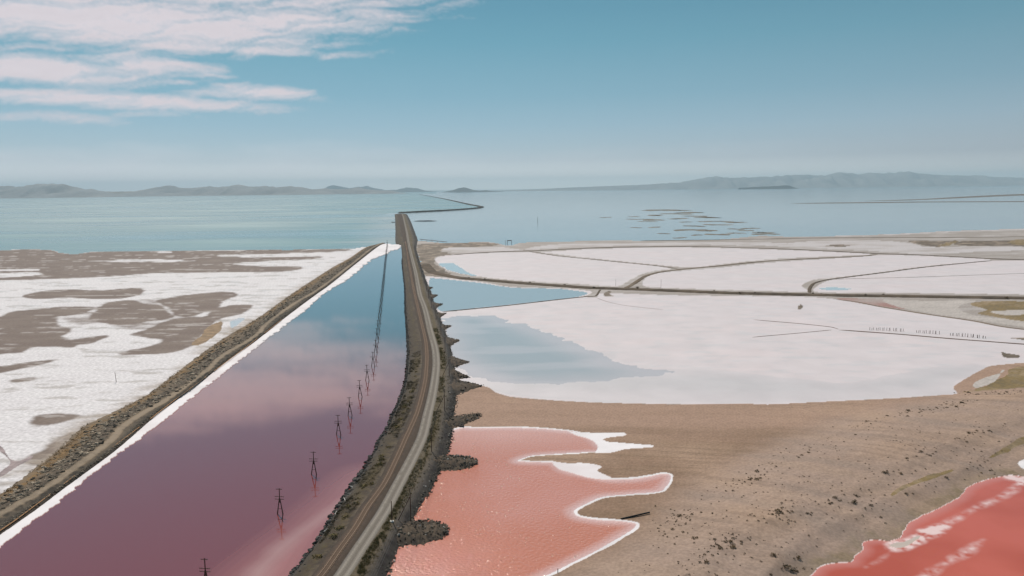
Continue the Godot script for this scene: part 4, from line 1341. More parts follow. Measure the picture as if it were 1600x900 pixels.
func build_jetties() -> void:
	var names := ["big round rock jetty in the pink pond, nearest of all", "rounded rock jetty at the middle of the pink pond's causeway side", "rock jetty between the pink pond and the brine film", "long pointed rock jetty at the front corner of the brine film"]
	for k in 12:
		var p := pts("jetty_%d" % k)
		var a := p[0]
		var tip := p[1]
		var b := p[2]
		var round_tip := k < 3
		var inward := Vector2(-7.0, 0.0)
		var mid := (a + b) * 0.5 + inward
		var half := (a - b) * (0.42 if round_tip else 0.75)
		var st := SurfaceTool.new()
		st.begin(Mesh.PRIMITIVE_TRIANGLES)
		var rows := 26
		var cols := 14
		for i in rows + 1:
			var u := float(i) / rows
			for j in cols + 1:
				var v := float(j) / cols * 2.0 - 1.0
				var q := jetty_point(mid, tip, half, round_tip, u, v)
				var n := fine.get_noise_2d(q.x * 3.0, q.y * 3.0)
				q += Vector2(n * 0.6, -n * 0.8) * absf(v)
				var h := (1.0 - pow(absf(v), 1.7)) * lerpf(2.7, 1.2, u) * (1.0 if u < 0.92 else (1.0 - u) * 12.5) + (n + fine.get_noise_2d(q.x * 7.0, q.y * 7.0) * 0.6) * 0.75 - 0.25
				var tone := Color(0.055, 0.044, 0.037).lerp(Color(0.2, 0.145, 0.1), clampf(0.35 + n * 1.4 + (0.3 if absf(v) < 0.3 else 0.0), 0.0, 1.0))
				st.set_color(tone)
				st.add_vertex(Vector3(q.x, h, q.y))
		grid_indices(st, rows, cols, true)
		st.generate_normals()
		var o := obj("rock_jetty", st.commit(), mats["rocky"])
		var order := ["fifth", "sixth", "seventh", "eighth", "ninth", "tenth", "eleventh", "twelfth"]
		var label: String = names[k] if k < 4 else "small toothed rock jetty, %s from the front of the row beside the causeway" % order[k - 4]
		tag(o, label, "jetty", "rock jetties along the right side of the causeway")
		jetty_rocks.append([mid, tip, half, round_tip])


# ---------------------------------------------------------------- railway
func box_st(st: SurfaceTool, c: Vector3, s: Vector3, basis := Basis.IDENTITY) -> void:
	var h := s * 0.5
	for f in [[Vector3.RIGHT, Vector3.UP, Vector3.BACK], [Vector3.LEFT, Vector3.UP, Vector3.FORWARD], [Vector3.UP, Vector3.BACK, Vector3.RIGHT], [Vector3.DOWN, Vector3.BACK, Vector3.LEFT], [Vector3.BACK, Vector3.UP, Vector3.LEFT], [Vector3.FORWARD, Vector3.UP, Vector3.RIGHT]]:
		var n: Vector3 = f[0]
		var u: Vector3 = f[1]
		var v: Vector3 = f[2]
		var q := [n * h + u * h + v * h, n * h + u * h - v * h, n * h - u * h - v * h, n * h - u * h + v * h]
		st.set_normal(basis * n)
		for i in [0, 1, 2, 0, 2, 3]:
			st.set_normal(basis * n)
			st.add_vertex(c + basis * q[i])


func tube(st: SurfaceTool, a: Vector3, b: Vector3, ra: float, rb: float, sides := 6, cap := true) -> void:
	var t := (b - a).normalized()
	var u := t.cross(Vector3.RIGHT if absf(t.x) < 0.8 else Vector3.UP).normalized()
	var v := t.cross(u)
	for i in sides:
		var p0 := u * cos(TAU * i / sides) + v * sin(TAU * i / sides)
		var p1 := u * cos(TAU * (i + 1) / sides) + v * sin(TAU * (i + 1) / sides)
		for e in [[a + p0 * ra, p0], [b + p0 * rb, p0], [b + p1 * rb, p1], [a + p0 * ra, p0], [b + p1 * rb, p1], [a + p1 * ra, p1]]:
			st.set_normal(e[1])
			st.add_vertex(e[0])
		if cap:
			for e in [b, b + p0 * rb, b + p1 * rb]:
				st.set_normal(t)
				st.add_vertex(e)


func new_st() -> SurfaceTool:
	var st := SurfaceTool.new()
	st.begin(Mesh.PRIMITIVE_TRIANGLES)
	return st


func build_railway() -> void:
	var track := thing("railway_track", Vector3(-60, 3.4, -200), "single rusty railway track running along the dark ballast", "railway track")
	var at := track.position
	# walk the centre line in steps of one sleeper spacing
	var mids := PackedVector3Array()
	var turns := PackedFloat32Array()
	var z := -165.0
	while z > -1700.0:
		var x := x_at(rail_line, z)
		var x2 := x_at(rail_line, z - 4.0)
		var t := Vector2(x2 - x, -4.0).normalized()
		mids.append(Vector3(x, 3.4, z))
		turns.append(atan2(t.x, t.y) + PI)
		z += t.y * 0.6
	var side := PackedVector2Array()
	for s in [-0.76, 0.76]:
		var st := new_st()
		var prev := Vector3.ZERO
		for k in range(0, mids.size(), 5):
			var dirv := Vector3(cos(turns[k]), 0, -sin(turns[k]))
			var p: Vector3 = mids[k] + dirv * s + Vector3(0, 0.2, 0) - at
			if k > 0:
				var l := prev.distance_to(p)
				var b := Basis.looking_at((p - prev).normalized(), Vector3.UP)
				box_st(st, (prev + p) * 0.5, Vector3(0.14, 0.18, l + 0.01), b)
			prev = p
		obj("rail", st.commit(), mats["rail"], track)
	var variants := []
	for v in 3:
		var st2 := new_st()
		box_st(st2, Vector3.ZERO, Vector3(2.6 + v * 0.12, 0.2, 0.3 + v * 0.02))
		variants.append(st2.commit())
	var first := 60     # the nearest ones in view
	for k in range(first, first + 300):
		var o := obj("sleeper", variants[k % 3], mats["tie"], track, mids[k] + Vector3(0, 0.045, 0) - at)
		o.rotation.y = turns[k] + sin(k * 7.7) * 0.02
	var rest := MultiMesh.new()
	rest.transform_format = MultiMesh.TRANSFORM_3D
	rest.mesh = variants[1]
	rest.instance_count = first + mids.size() - first - 300
	var i := 0
	for k in mids.size():
		if k >= first and k < first + 300:
			continue
		rest.set_instance_transform(i, Transform3D(Basis(Vector3.UP, turns[k]), mids[k] + Vector3(0, 0.045, 0) - at))
		i += 1
	var mm := MultiMeshInstance3D.new()
	mm.name = "far_sleepers"
	mm.multimesh = rest
	mm.material_override = mats["tie"]
	mm.set_meta("kind", "stuff")
	track.add_child(mm, true)


# ---------------------------------------------------------------- poles
func make_a_frame() -> Node3D:
	var root := Node3D.new()
	var st := new_st()
	tube(st, Vector3(0, 4.6, 0), Vector3(0, 10.2, 0), 0.2, 0.15, 7)
	obj("mast", st.commit(), mats["wood"], root)
	for s in [-1, 1]:
		st = new_st()
		tube(st, Vector3(s * 1.15, -0.5, 0), Vector3(s * 0.12, 6.2, 0), 0.22, 0.16, 7)
		obj("leg", st.commit(), mats["wood"], root)
	for e in [[9.9, 1.1], [7.0, 1.75], [6.0, 1.75]]:
		st = new_st()
		box_st(st, Vector3(0, e[0], 0.2), Vector3(e[1] * 2.0, 0.17, 0.13))
		var arm := obj("crossarm", st.commit(), mats["wood"], root)
		for s in [-0.92, -0.55, 0.55, 0.92]:
			st = new_st()
			tube(st, Vector3(s * e[1], e[0] + 0.08, 0.2), Vector3(s * e[1], e[0] + 0.32, 0.2), 0.07, 0.05, 6)
			obj("insulator", st.commit(), mats["glass_knob"], arm)
	st = new_st()
	tube(st, Vector3(-0.75, 2.2, 0.1), Vector3(0.75, 2.2, 0.1), 0.09, 0.09, 6)
	obj("brace", st.commit(), mats["wood"], root)
	return root


func build_poles() -> void:
	var line := pts("a_frames")
	var proto := make_a_frame()
	var words := ["nearest A-frame pole in the mauve pond, cut off by the picture's lower edge", "second A-frame pole from the front, beside the pink streak in the pond", "third A-frame pole from the front of the row in the mauve pond", "fourth A-frame pole from the front of the row in the mauve pond", "fifth A-frame pole from the front of the row in the mauve pond", "sixth A-frame pole from the front of the row in the mauve pond", "seventh A-frame pole from the front of the row in the mauve pond", "eighth A-frame pole from the front of the row in the mauve pond", "ninth A-frame pole from the front of the row in the mauve pond", "tenth A-frame pole from the front of the row in the mauve pond"]
	var spots := PackedVector2Array()
	for k in 10:
		spots.append(line[k])
	# farther on the poles follow each other every 38 m in one thin line
	var rest := spline(line.slice(9), false, 1.0)
	var run := 0.0
	for k in range(1, rest.size()):
		run += rest[k].distance_to(rest[k - 1])
		if run >= 38.0:
			spots.append(rest[k])
			run -= 38.0
	for k in spots.size():
		var a := spots[maxi(k - 1, 0)]
		var b := spots[mini(k + 1, spots.size() - 1)]
		var turn := atan2(b.x - a.x, b.y - a.y) + PI
		var at := Vector3(spots[k].x, 0.1, spots[k].y)
		var label: String = words[k] if k < 10 else ("last A-frame pole of the row, at the far salt end of the pond" if k == spots.size() - 1 else "distant A-frame pole in the long row in the blue part of the pond")
		if k == 0:
			proto.name = numbered("a_frame_pole")
			add_child(proto)
			proto.position = at
			proto.rotation.y = turn
			tag(proto, label, "utility pole", "A-frame poles standing in the mauve pond")
		else:
			var c := copy_of(proto, "a_frame_pole", at, turn + sin(k * 3.1) * 0.08, label)
			c.rotation.z = sin(k * 5.3) * 0.02
			if k == spots.size() - 1:
				c.scale = Vector3.ONE * 1.35
	# single poles between the road and the right slope
	var rp := pts("road_poles")
	var tops := PackedVector3Array()
	var info := [[8.0, false, "short pole with a concrete foot at the road edge by the big round jetty"], [12.0, true, "tall braced pole behind the big round jetty"], [11.4, false, "unbraced pole on the verge by the middle jetty"], [12.2, true, "braced pole on the verge opposite the sandy beach"], [12.4, true, "braced pole on the verge opposite the blue brine film"]]
	for k in 5:
		tops.append(road_pole(Vector3(rp[k].x, 2.5, rp[k].y), info[k][0], info[k][1], info[k][2], k == 0))
	var z := -525.0
	while z > -1500.0:
		var x := x_at(right_line, z) - 6.0
		tops.append(road_pole(Vector3(x, 2.5, z), 11.5, false, "distant pole on the right verge of the causeway", false))
		z -= 68.0
	tops.insert(1, Vector3(-39.5, 14.0, -190.0))
	tops.remove_at(0)
	road_pole(Vector3(-39.5, 2.5, -190.0), 11.5, false, "pole at the near end of the verge below the picture's edge", false)
	for s in [-0.7, 0.0, 0.7]:
		var st := new_st()
		for k in tops.size() - 1:
			var a := tops[k] + Vector3(s, 0.1, 0)
			var b := tops[k + 1] + Vector3(s, 0.1, 0)
			var prev := a
			for i in range(1, 13):
				var t := i / 12.0
				var p := a.lerp(b, t) - Vector3(0, 1.3 * 4.0 * t * (1.0 - t), 0)
				tube(st, prev, p, 0.035, 0.035, 4, false)
				prev = p
		var o := obj("overhead_wire", st.commit(), mats["wire"])
		tag(o, ["thin overhead wire on the road side of the verge poles", "thin overhead wire along the middle of the verge poles", "thin overhead wire on the pond side of the verge poles"][int(s / 0.7) + 1], "wire", "wires strung between the verge poles")


func road_pole(at: Vector3, tall: float, braced: bool, label: String, footed: bool) -> Vector3:
	var o := thing("verge_pole", at, label, "utility pole", "poles along the causeway verge")
	var st := new_st()
	tube(st, Vector3(0, -0.8, 0), Vector3(0, tall, 0), 0.2, 0.14, 7)
	obj("shaft", st.commit(), mats["wood"], o)
	if not footed:
		st = new_st()
		box_st(st, Vector3(0, tall - 0.25, 0.16), Vector3(1.7, 0.14, 0.11))
		obj("crossarm", st.commit(), mats["wood"], o)
	else:
		st = new_st()
		box_st(st, Vector3(0, 0.35, 0.3), Vector3(1.3, 0.9, 1.1))
		obj("foot_block", st.commit(), mats["concrete"], o)
	if braced:
		st = new_st()
		tube(st, Vector3(-0.05, tall * 0.72, 0), Vector3(-4.6, -0.3, 0.6), 0.15, 0.17, 7)
		obj("brace", st.commit(), mats["wood"], o)
	return at + Vector3(0, tall, 0)


# ---------------------------------------------------------------- small works
func build_small_works() -> void:
	# rusty pipe along the foot of the left dike
	var run := spline(pts("rust_pipe_run"), false, 2.0)
	var pipe := thing("rusty_pipe", Vector3(-190, 0.9, -360), "thin rusty orange pipe along the inner foot of the left dike", "pipe")
	for k in range(0, run.size() - 1, 4):
		if int(k / 4) % 7 == 5:
			continue
		var st := new_st()
		for i in range(k, mini(k + 4, run.size() - 1)):
			tube(st, Vector3(run[i].x, 1.2, run[i].y) - pipe.position, Vector3(run[i + 1].x, 1.2, run[i + 1].y) - pipe.position, 0.2, 0.2, 8)
		obj("pipe_length", st.commit(), mats["rust"], pipe)
	# black pipe at the pink pond
	var bp := pts("black_pipe")
	var st2 := new_st()
	tube(st2, Vector3(bp[0].x, 0.55, bp[0].y), Vector3(bp[1].x, 1.0, bp[1].y), 0.3, 0.3, 10)
	tag(obj("drain_pipe", st2.commit(), mats["dark"]), "black drain pipe lying on sand at the tip of a pink inlet", "pipe")
	# lone posts
	var lp := pts("lone_posts")
	var info := [["lone_post", 6.8, 0.16, "lone dark post standing in the white salt flat at the left"], ["lake_marker", 20.0, 0.7, "lone marker post far out in the calm right lake"], ["dike_pole", 11.0, 0.14, "right of the two poles on the main dike"], ["dike_pole", 9.0, 0.14, "left of the two poles on the main dike"], ["short_post", 1.7, 0.14, "short post at the lower edge of the pink pond"]]
	for k in 5:
		var o := thing(info[k][0], Vector3(lp[k].x, 0.1, lp[k].y), info[k][3], "post")
		var st := new_st()
		tube(st, Vector3(0, -0.5, 0), Vector3(0.12 * info[k][1] * (-0.6 if k == 0 else 0.0), info[k][1], 0), info[k][2], info[k][2] * 0.8, 7)
		obj("shaft", st.commit(), mats["wood"], o)
		st = new_st()
		tube(st, Vector3(0, -0.5, 0), Vector3(0, 0.3, 0), info[k][2] * 1.5, info[k][2] * 1.4, 7)
		obj("collar", st.commit(), mats["wood_pale"] if k == 4 else mats["wood"], o)
	# rows of short posts in the big pan
	var post := Node3D.new()
	var pst := new_st()
	tube(pst, Vector3(0, -0.4, 0), Vector3(0, 2.4, 0), 0.17, 0.14, 6)
	obj("shaft", pst.commit(), mats["wood"], post)
	var made := 0
	for e in [["post_row_a", 17, "left"], ["post_row_b", 12, "middle"], ["post_row_c", 20, "right"]]:
		var p := pts(e[0])
		for k in e[1]:
			var t: float = (k + sin(k * 4.1) * 0.25) / (e[1] - 1)
			var q: Vector2 = p[0].lerp(p[1], t)
			var label := "short dark post in the %s cluster of posts in the big salt pan" % e[2]
			var at := Vector3(q.x, 0.35, q.y + sin(k * 2.3) * 1.2)
			var c: Node3D
			if made == 0:
				c = post
				c.name = numbered("salt_post")
				add_child(c)
				c.position = at
				tag(c, label, "post", "%s cluster of salt posts" % e[2])
			else:
				c = copy_of(post, "salt_post", at, k * 1.3, label, "%s cluster of salt posts" % e[2])
				c.rotation.z = sin(k * 9.0) * 0.12
				c.scale.y = 0.8 + 0.35 * absf(sin(k * 3.3))
			made += 1
	# pipe trestle where the lake meets the causeway
	var tr := pts("trestle")
	var t0 := Vector3(tr[0].x, 4.6, tr[0].y)
	var t1 := Vector3(tr[1].x, 3.2, tr[1].y)
	var o3 := thing("pipe_trestle", Vector3(t0.x, 0, t0.z), "low pipe trestle on posts between causeway and lake shore", "trestle")
	var st3 := new_st()
	tube(st3, t0 - o3.position, t1 - o3.position, 0.55, 0.55, 8)
	obj("pipe", st3.commit(), mats["wood"], o3)
	for k in 5:
		st3 = new_st()
		var p3 := t0.lerp(t1, (k + 0.3) / 5.0) - o3.position
		tube(st3, Vector3(p3.x, -2.0, p3.z), Vector3(p3.x, p3.y + (4.5 if k == 2 else 0.4), p3.z), 0.35, 0.3, 7)
		obj("post", st3.commit(), mats["wood"], o3)
	# gate frame on the shore
	var fr := pts("frame_stand")
	var o4 := thing("gate_frame", Vector3(fr[0].x, 0, fr[0].y), "dark gate-like frame standing at the lake shore", "frame")
	var wdt := fr[1].x - fr[0].x
	for k in 2:
		st3 = new_st()
		box_st(st3, Vector3(k * wdt, 5.0, 0), Vector3(0.8, 11.0, 0.8))
		obj("post", st3.commit(), mats["wood"], o4)
	st3 = new_st()
	box_st(st3, Vector3(wdt * 0.5, 9.6, 0), Vector3(wdt + 0.8, 1.4, 0.9))
	obj("beam", st3.commit(), mats["wood"], o4)
	st3 = new_st()
	tube(st3, Vector3(-4.0, -1, 0), Vector3(-4.0, 11, 0), 0.3, 0.25, 7)
	obj("side_post", st3.commit(), mats["wood"], o4)
	# stone groynes on both sides of the far causeway
	for e in [["groyne", "thin dark groyne reaching right from the far causeway"], ["groyne_left", "stub of a groyne left of the far causeway"]]:
		var g := pts(e[0])
		var l := PackedVector2Array()
		for i in 9:
			l.append(g[0].lerp(g[1], i / 8.0))
		ridge_along("stone_groyne", l, 9.0, 2.4, Color(0.06, 0.055, 0.05), Color(0.09, 0.08, 0.07), mats["rocky"], e[1], "groyne", -0.4)


# ---------------------------------------------------------------- rocks
func rock_mesh(seed_: int, flat := 0.75) -> ArrayMesh:
	var ball := SphereMesh.new()
	ball.radius = 0.5
	ball.height = 1.0
	ball.radial_segments = 8
	ball.rings = 4
	var arr := ball.get_mesh_arrays()
	var v: PackedVector3Array = arr[Mesh.ARRAY_VERTEX]
	var n := FastNoiseLite.new()
	set_noise(n, seed_, 1.3, 2)
	var st := new_st()
	st.set_smooth_group(-1)
	var p := PackedVector3Array()
	for q in v:
		var k := 1.0 + n.get_noise_3d(q.x, q.y, q.z) * 0.9
		p.append(Vector3(q.x * k, q.y * k * flat, q.z * k))
	var ix: PackedInt32Array = arr[Mesh.ARRAY_INDEX]
	for i in ix:
		st.set_color(Color.WHITE)
		st.add_vertex(p[i])
	st.generate_normals()
	return st.commit()


func scatter(called: String, mesh: Mesh, mat: Material, where: Array, tints: Array, label: String, category: String) -> void:
	if where.is_empty():
		return
	var mm := MultiMesh.new()
	mm.transform_format = MultiMesh.TRANSFORM_3D
	mm.use_colors = true
	mm.mesh = mesh
	mm.instance_count = where.size()
	for k in where.size():
		mm.set_instance_transform(k, where[k])
		mm.set_instance_color(k, tints[k])
	var o := MultiMeshInstance3D.new()
	o.name = numbered(called)
	o.multimesh = mm
	o.material_override = mat
	add_child(o)
	tag(o, label, category, "", "stuff")


func rock_at(p: Vector3, size: float) -> Transform3D:
	var b := Basis.from_euler(Vector3(rng.randf_range(-0.4, 0.4), rng.randf() * TAU, rng.randf_range(-0.4, 0.4)))
	return Transform3D(b.scaled_local(Vector3(size * rng.randf_range(0.8, 1.4), size, size * rng.randf_range(0.8, 1.2))), p)


func grey_tint(lo: float, hi: float, warm := 0.08) -> Color:
	var v := lerpf(lo, hi, pow(rng.randf(), 1.6))
	return Color(v * (1.0 + warm), v, v * (1.0 - warm))


func build_rocks() -> void:
	var m := [rock_mesh(1), rock_mesh(2, 0.6), rock_mesh(3, 0.9)]
	# riprap at the waterline of the causeway's left side
	var where := []
	var tints := []
	var z := -190.0
	while z > -1300.0:
		var x := x_at(left_line, z)
		for k in 4:
			var u := absf(rng.randfn(0.0, 1.6))
			where.append(rock_at(Vector3(x + u - 0.5, 0.15 + u * 0.2, z + rng.randf_range(-1, 1)), rng.randf_range(0.5, 1.3) if rng.randf() < 0.85 else rng.randf_range(1.4, 2.1)))
			tints.append(grey_tint(0.02, 0.16))
		if rng.randf() < 0.7:
			where.append(rock_at(Vector3(x + rng.randf_range(2, 7), 1.4, z), rng.randf_range(0.4, 1.0)))
			tints.append(grey_tint(0.03, 0.2))
		z -= maxf(1.0, -z / 420.0)
	scatter("riprap", m[0], mats["rock"], where, tints, "dark riprap stones at the pond edge of the causeway", "stones")
	# boulders on the outer bank of the left dike
	where = []
	tints = []
	z = -195.0
	while z > -1600.0:
		var a := x_at(dike_out, z)
		var b := x_at(track_line, z)
		for k in 7:
			var t := clampf(0.62 + rng.randfn(0.0, 0.15), 0.3, 0.88)
			where.append(rock_at(Vector3(lerpf(a, b, t), 0.3 + t * 1.9, z + rng.randf_range(-0.8, 0.8)), rng.randf_range(0.5, 1.3) if rng.randf() < 0.7 else rng.randf_range(1.4, 2.5)))
			tints.append(grey_tint(0.06, 0.52, 0.26))
		for k in 6:
			var d := x_at(dike_in, z)
			where.append(rock_at(Vector3(lerpf(b + 2.4, d, rng.randf_range(0.05, 0.85)), 1.2, z + rng.randf_range(-0.8, 0.8)), rng.randf_range(0.3, 1.0)))
			tints.append(grey_tint(0.08, 0.36, 0.26))
		z -= maxf(1.0, -z / 380.0)
	scatter("riprap", m[1], mats["rock"], where, tints, "grey-brown boulders heaped on the outer bank of the left dike", "stones")
	# rocks of the right slope and the jetties
	where = []
	tints = []
	z = -185.0
	while z > -1200.0:
		var x := x_at(right_line, z)
		for k in 4:
			var u := rng.randf_range(-0.5, 6.0)
			where.append(rock_at(Vector3(x - u, 0.1 + u * 0.38, z + rng.randf_range(-1, 1)), rng.randf_range(0.4, 1.2)))
			tints.append(grey_tint(0.035, 0.2, 0.2) if rng.randf() < 0.94 else grey_tint(0.3, 0.55))
		z -= maxf(1.0, -z / 380.0)
	for e in jetty_rocks:
		var big: bool = e[3]
		for k in (240 if big else 60):
			var u := rng.randf()
			var v := rng.randf_range(-1, 1)
			var q := jetty_point(e[0], e[1], e[2], big, u, v)
			var h := (1.0 - pow(absf(v), 1.7)) * lerpf(2.7, 1.2, u)
			where.append(rock_at(Vector3(q.x, h * 0.92, q.y), rng.randf_range(0.25, 0.8) if rng.randf() < 0.9 else rng.randf_range(0.9, 1.5)))
			tints.append(grey_tint(0.04, 0.3, 0.24) if rng.randf() < 0.95 else grey_tint(0.35, 0.6))
	scatter("riprap", m[2], mats["rock"], where, tints, "dark stones on the right slope and jetties of the causeway", "stones")
	# single boulder in the corner of the pink pond
	var bp := pts("boulder")
	var bm := m[0].duplicate() as ArrayMesh
	var o := obj("boulder", bm, plain(Color(0.04, 0.03, 0.026)), null, Vector3(bp[0].x, 0.7, bp[0].y))
	o.scale = Vector3(3.2, 2.4, 3.0)
	tag(o, "single dark boulder at the top corner of the pink pond", "boulder")
	# bleached driftwood at the pond edge below the railway
	for k in 4:
		var zz: float = [-248.0, -262.0, -274.0, -286.0][k]
		var xx := x_at(left_line, zz) + 1.2
		var st := new_st()
		tube(st, Vector3(-1.6, 0, 0.7), Vector3(1.4, 0.12, -0.5), 0.16, 0.1, 7)
		tube(st, Vector3(0.2, 0.05, 0), Vector3(0.9, 0.3, 0.6), 0.08, 0.04, 5)
		var dw := obj("driftwood_log", st.commit(), mats["concrete"], null, Vector3(xx, 0.9, zz))
		dw.rotation.y = 0.4 * k + 0.8
		tag(dw, "bleached driftwood log at the pond edge below the railway", "driftwood", "driftwood logs at the pond edge")


# ---------------------------------------------------------------- scrub
func bush_mesh(seed_: int) -> ArrayMesh:
	var r := RandomNumberGenerator.new()
	r.seed = seed_
	var st := new_st()
	for k in 70:
		var az := r.randf() * TAU
		var up := pow(r.randf(), 0.8)
		var rad := sqrt(maxf(1.0 - up * up, 0.0)) * r.randf_range(0.35, 1.0)
		var p := Vector3(cos(az) * rad, up * r.randf_range(0.35, 0.85), sin(az) * rad)
		var d := Vector3(r.randf_range(-1, 1), r.randf_range(0.0, 1), r.randf_range(-1, 1)).normalized()
		var e := d.cross(Vector3(r.randf_range(-1, 1), r.randf_range(-1, 1), r.randf_range(-1, 1))).normalized()
		var s := r.randf_range(0.16, 0.32)
		var v := r.randf_range(0.6, 1.4)
		for q in [p - e * s * 0.5, p + e * s * 0.5, p + d * s * 1.3]:
			st.set_color(Color(v, v, v * 0.95))
			st.add_vertex(q)
	for k in 7:
		var az2 := r.randf() * TAU
		var tip := Vector3(cos(az2) * 0.7, r.randf_range(0.3, 0.7), sin(az2) * 0.7)
		st.set_color(Color(0.8, 0.7, 0.6))
		for q in [Vector3(-0.03, 0, 0), Vector3(0.03, 0, 0), tip]:
			st.add_vertex(q)
	st.generate_normals()
	return st.commit()


func leaf_mat(c: Color) -> StandardMaterial3D:
	var m := StandardMaterial3D.new()
	m.vertex_color_use_as_albedo = true
	m.albedo_color = c.linear_to_srgb()
	m.roughness = 0.85
	m.metallic_specular = 0.2
	return m


func build_scrub() -> void:
	var shapes := [bush_mesh(1), bush_mesh(2), bush_mesh(3), bush_mesh(4)]
	var dull := [leaf_mat(Color(0.115, 0.08, 0.042)), leaf_mat(Color(0.14, 0.095, 0.05)), leaf_mat(Color(0.09, 0.068, 0.04))]
	var green := [leaf_mat(Color(0.155, 0.12, 0.05)), leaf_mat(Color(0.13, 0.105, 0.045)), leaf_mat(Color(0.19, 0.14, 0.06))]
	var counts := [38, 28, 15, 24, 36, 29, 10, 12]
	var where := ["along the beach crest right of the big salt pan", "in the loose clump on the sand above the pink pond", "in the small clump below the black pipe", "in the dense clump at the foot of the dunes", "in the long line of scrub across the dunes", "along the terrace edge above the red pond", "in the small clump between the dunes and the terrace", "in the row at the right end of the brine film"]
	for g in 8:
		var line := pts("scrub_%d" % g)
		for k in counts[g]:
			var t := rng.randf() * (line.size() - 1)
			var i := int(t)
			var p: Vector2 = line[i].lerp(line[i + 1], t - i) + Vector2(rng.randfn(0, 3.0), rng.randfn(0, 2.4))
			bush(p, shapes[rng.randi() % 4], dull[rng.randi() % 3], rng.randf_range(0.3, 0.75) if rng.randf() < 0.78 else rng.randf_range(0.8, 1.35), "dark scrub bush " + where[g], "scrub bushes " + where[g])
	var low := []
	var low_tint := []
	for g in 8:
		var line := pts("scrub_%d" % g)
		for k in 60:
			var t := rng.randf() * (line.size() - 1)
			var p: Vector2 = line[int(t)].lerp(line[int(t) + 1], t - int(t)) + Vector2(rng.randfn(0, 4.5), rng.randfn(0, 4.0))
			if on_sand(p):
				low.append(Transform3D(Basis(Vector3.UP, rng.randf() * TAU).scaled(Vector3.ONE * rng.randf_range(0.18, 0.55)), Vector3(p.x, land_height(p.x, p.y) - 0.03, p.y)))
				low_tint.append(Color(0.15, 0.105, 0.06).lerp(Color(0.09, 0.07, 0.045), rng.randf()))
	for k in 2200:
		var p: Vector2 = Vector2(rng.randf_range(0.1, 0.85), -1.0) * rng.randf_range(205.0, 430.0)
		var g := wide.get_noise_2d((p.x * 0.8 + p.y * 0.6) * 1.2, (p.x * 0.6 - p.y * 0.8) * 4.0)
		if not on_sand(p) or sheet_lift(p) < 0.9 or g < -0.1 + rng.randf() * 0.25:
			continue
		if k % 40 == 0:
			bush(p, shapes[rng.randi() % 4], dull[rng.randi() % 3], rng.randf_range(0.35, 0.65), "small stray scrub bush dotted over the bare sand", "stray scrub bushes on the sand")
		else:
			low.append(Transform3D(Basis(Vector3.UP, rng.randf() * TAU).scaled(Vector3.ONE * rng.randf_range(0.15, 0.45)), Vector3(p.x, land_height(p.x, p.y) - 0.03, p.y)))
			low_tint.append(Color(0.15, 0.105, 0.06).lerp(Color(0.09, 0.07, 0.045), rng.randf()))
	scatter("low_scrub", shapes[1], leaf_mat(Color.WHITE), low, low_tint, "tiny tufts of scrub speckling the dunes", "scrub")
	# bushes dotted along the main dike
	var md := pts("main_dike")
	for k in 20:
		var t := 1.0 + rng.randf() * (md.size() - 2.6)
		var p: Vector2 = md[int(t)].lerp(md[int(t) + 1], t - int(t)) + Vector2(rng.randfn(0, 2), rng.randfn(0, 3.5))
		bush(p, shapes[rng.randi() % 4], dull[rng.randi() % 3], rng.randf_range(0.9, 2.2), "dark bush on the crest of the main dike across the salt pans", "bushes along the main dike", 1.7)
	# bushes on the causeway between track and pond
	for k in 62:
		var z := -203.0 - 300.0 * pow(rng.randf(), 1.3)
		var x := lerpf(x_at(left_line, z), x_at(rail_line, z) - 3.2, clampf(0.68 + rng.randfn(0, 0.1), 0.3, 0.94))
		bush(Vector2(x, z), shapes[rng.randi() % 4], green[rng.randi() % 3], rng.randf_range(0.5, 1.2) if rng.randf() < 0.6 else rng.randf_range(1.2, 1.9), "olive green bush on the causeway slope left of the track", "bushes on the slope left of the track", 2.1)
	# dry grass: on the verge right of the road, on the left dike, among the golden patches
	var tuft := new_st()
	for k in 9:
		var a := k * 0.7
		var p := Vector3(cos(a) * 0.22, 0, sin(a) * 0.22)
		tuft.set_color(Color.WHITE)
		for q in [p, p + Vector3(0.1, 0, 0.05), p * 2.4 + Vector3(0, 0.75 + 0.2 * sin(k * 3.0), 0)]:
			tuft.add_vertex(q)
	tuft.generate_normals()
	var mesh := tuft.commit()
	var lm := leaf_mat(Color.WHITE)
	var spots := []
	var tints := []
	for k in 4200:
		var z := -200.0 - 420.0 * pow(rng.randf(), 1.5)
		var x := x_at(road_line, z) + 3.0 + absf(rng.randfn(0.0, 1.8))
		if wide.get_noise_2d(x * 4.0, z * 2.0) < -0.12:
			continue
		spots.append(Transform3D(Basis(Vector3.UP, rng.randf() * TAU).scaled(Vector3.ONE * rng.randf_range(0.5, 1.2)), Vector3(x, 2.85, z)))
		tints.append(Color(0.2, 0.155, 0.06).lerp(Color(0.11, 0.095, 0.04), rng.randf()))
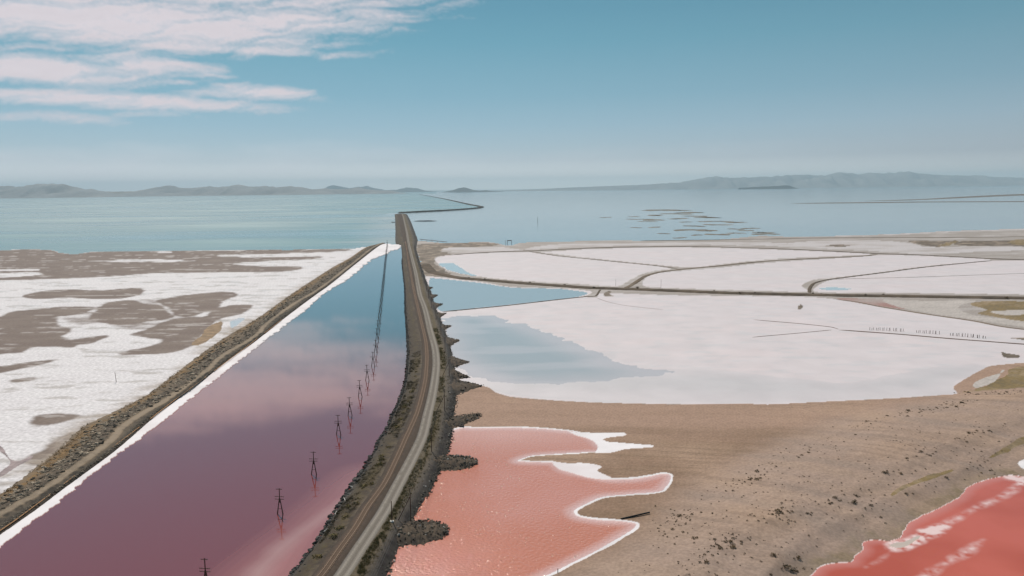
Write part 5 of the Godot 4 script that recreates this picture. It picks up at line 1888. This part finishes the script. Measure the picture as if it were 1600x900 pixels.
	for k in 8000:
		var z := -200.0 - 330.0 * pow(rng.randf(), 1.3)
		var t := rng.randf_range(0.2, 0.85)
		var x := lerpf(x_at(left_line, z), x_at(rail_line, z) - 3.0, t)
		if wide.get_noise_2d(x * 4.0 + 40.0, z * 2.0) < -0.1:
			continue
		spots.append(Transform3D(Basis(Vector3.UP, rng.randf() * TAU).scaled(Vector3.ONE * rng.randf_range(0.4, 1.3)), Vector3(x, 0.7 + t * 2.1, z)))
		tints.append(Color(0.19, 0.14, 0.07).lerp(Color(0.075, 0.058, 0.03), rng.randf()))
	scatter("dry_grass", mesh, lm, spots, tints, "dry yellow grass on the verges of the causeway", "grass")
	spots = []
	tints = []
	for k in 9000:
		var z := -200.0 - 900.0 * pow(rng.randf(), 2.0)
		var a := x_at(dike_out, z)
		var x := lerpf(a, x_at(track_line, z), clampf(rng.randfn(0.33, 0.13), 0.1, 0.8))
		if wide.get_noise_2d(x * 2.0, z * 2.0) < -0.1:
			continue
		spots.append(Transform3D(Basis(Vector3.UP, rng.randf() * TAU).scaled(Vector3.ONE * rng.randf_range(0.4, 1.0)), Vector3(x, 0.6, z)))
		tints.append(Color(0.32, 0.19, 0.075).lerp(Color(0.2, 0.14, 0.07), rng.randf()))
	scatter("dry_grass", mesh, lm, spots, tints, "orange dry grass on the outer bank of the left dike", "grass")


func sheet_lift(p: Vector2) -> float:
	return land_height(p.x, p.y) - 0.4


func on_sand(p: Vector2) -> bool:
	var r := int(row_of(-p.y))
	var c := int((p.x / -p.y + SIDE) / (2.0 * SIDE) * (COLS - 1))
	if r < 0 or r >= ROWS or c < 0 or c >= COLS:
		return false
	return cls[r * COLS + c] == 17


func bush(p: Vector2, mesh: Mesh, mat: Material, size: float, label: String, group: String, h := -1.0) -> void:
	var o := MeshInstance3D.new()
	o.mesh = mesh
	o.material_override = mat
	o.name = numbered("scrub_bush")
	o.position = Vector3(p.x, h if h >= 0.0 else land_height(p.x, p.y) - 0.05, p.y)
	o.rotation.y = rng.randf() * TAU
	o.scale = Vector3(size * rng.randf_range(0.9, 1.4), size * rng.randf_range(0.75, 1.05), size)
	add_child(o)
	tag(o, label, "bush", group)
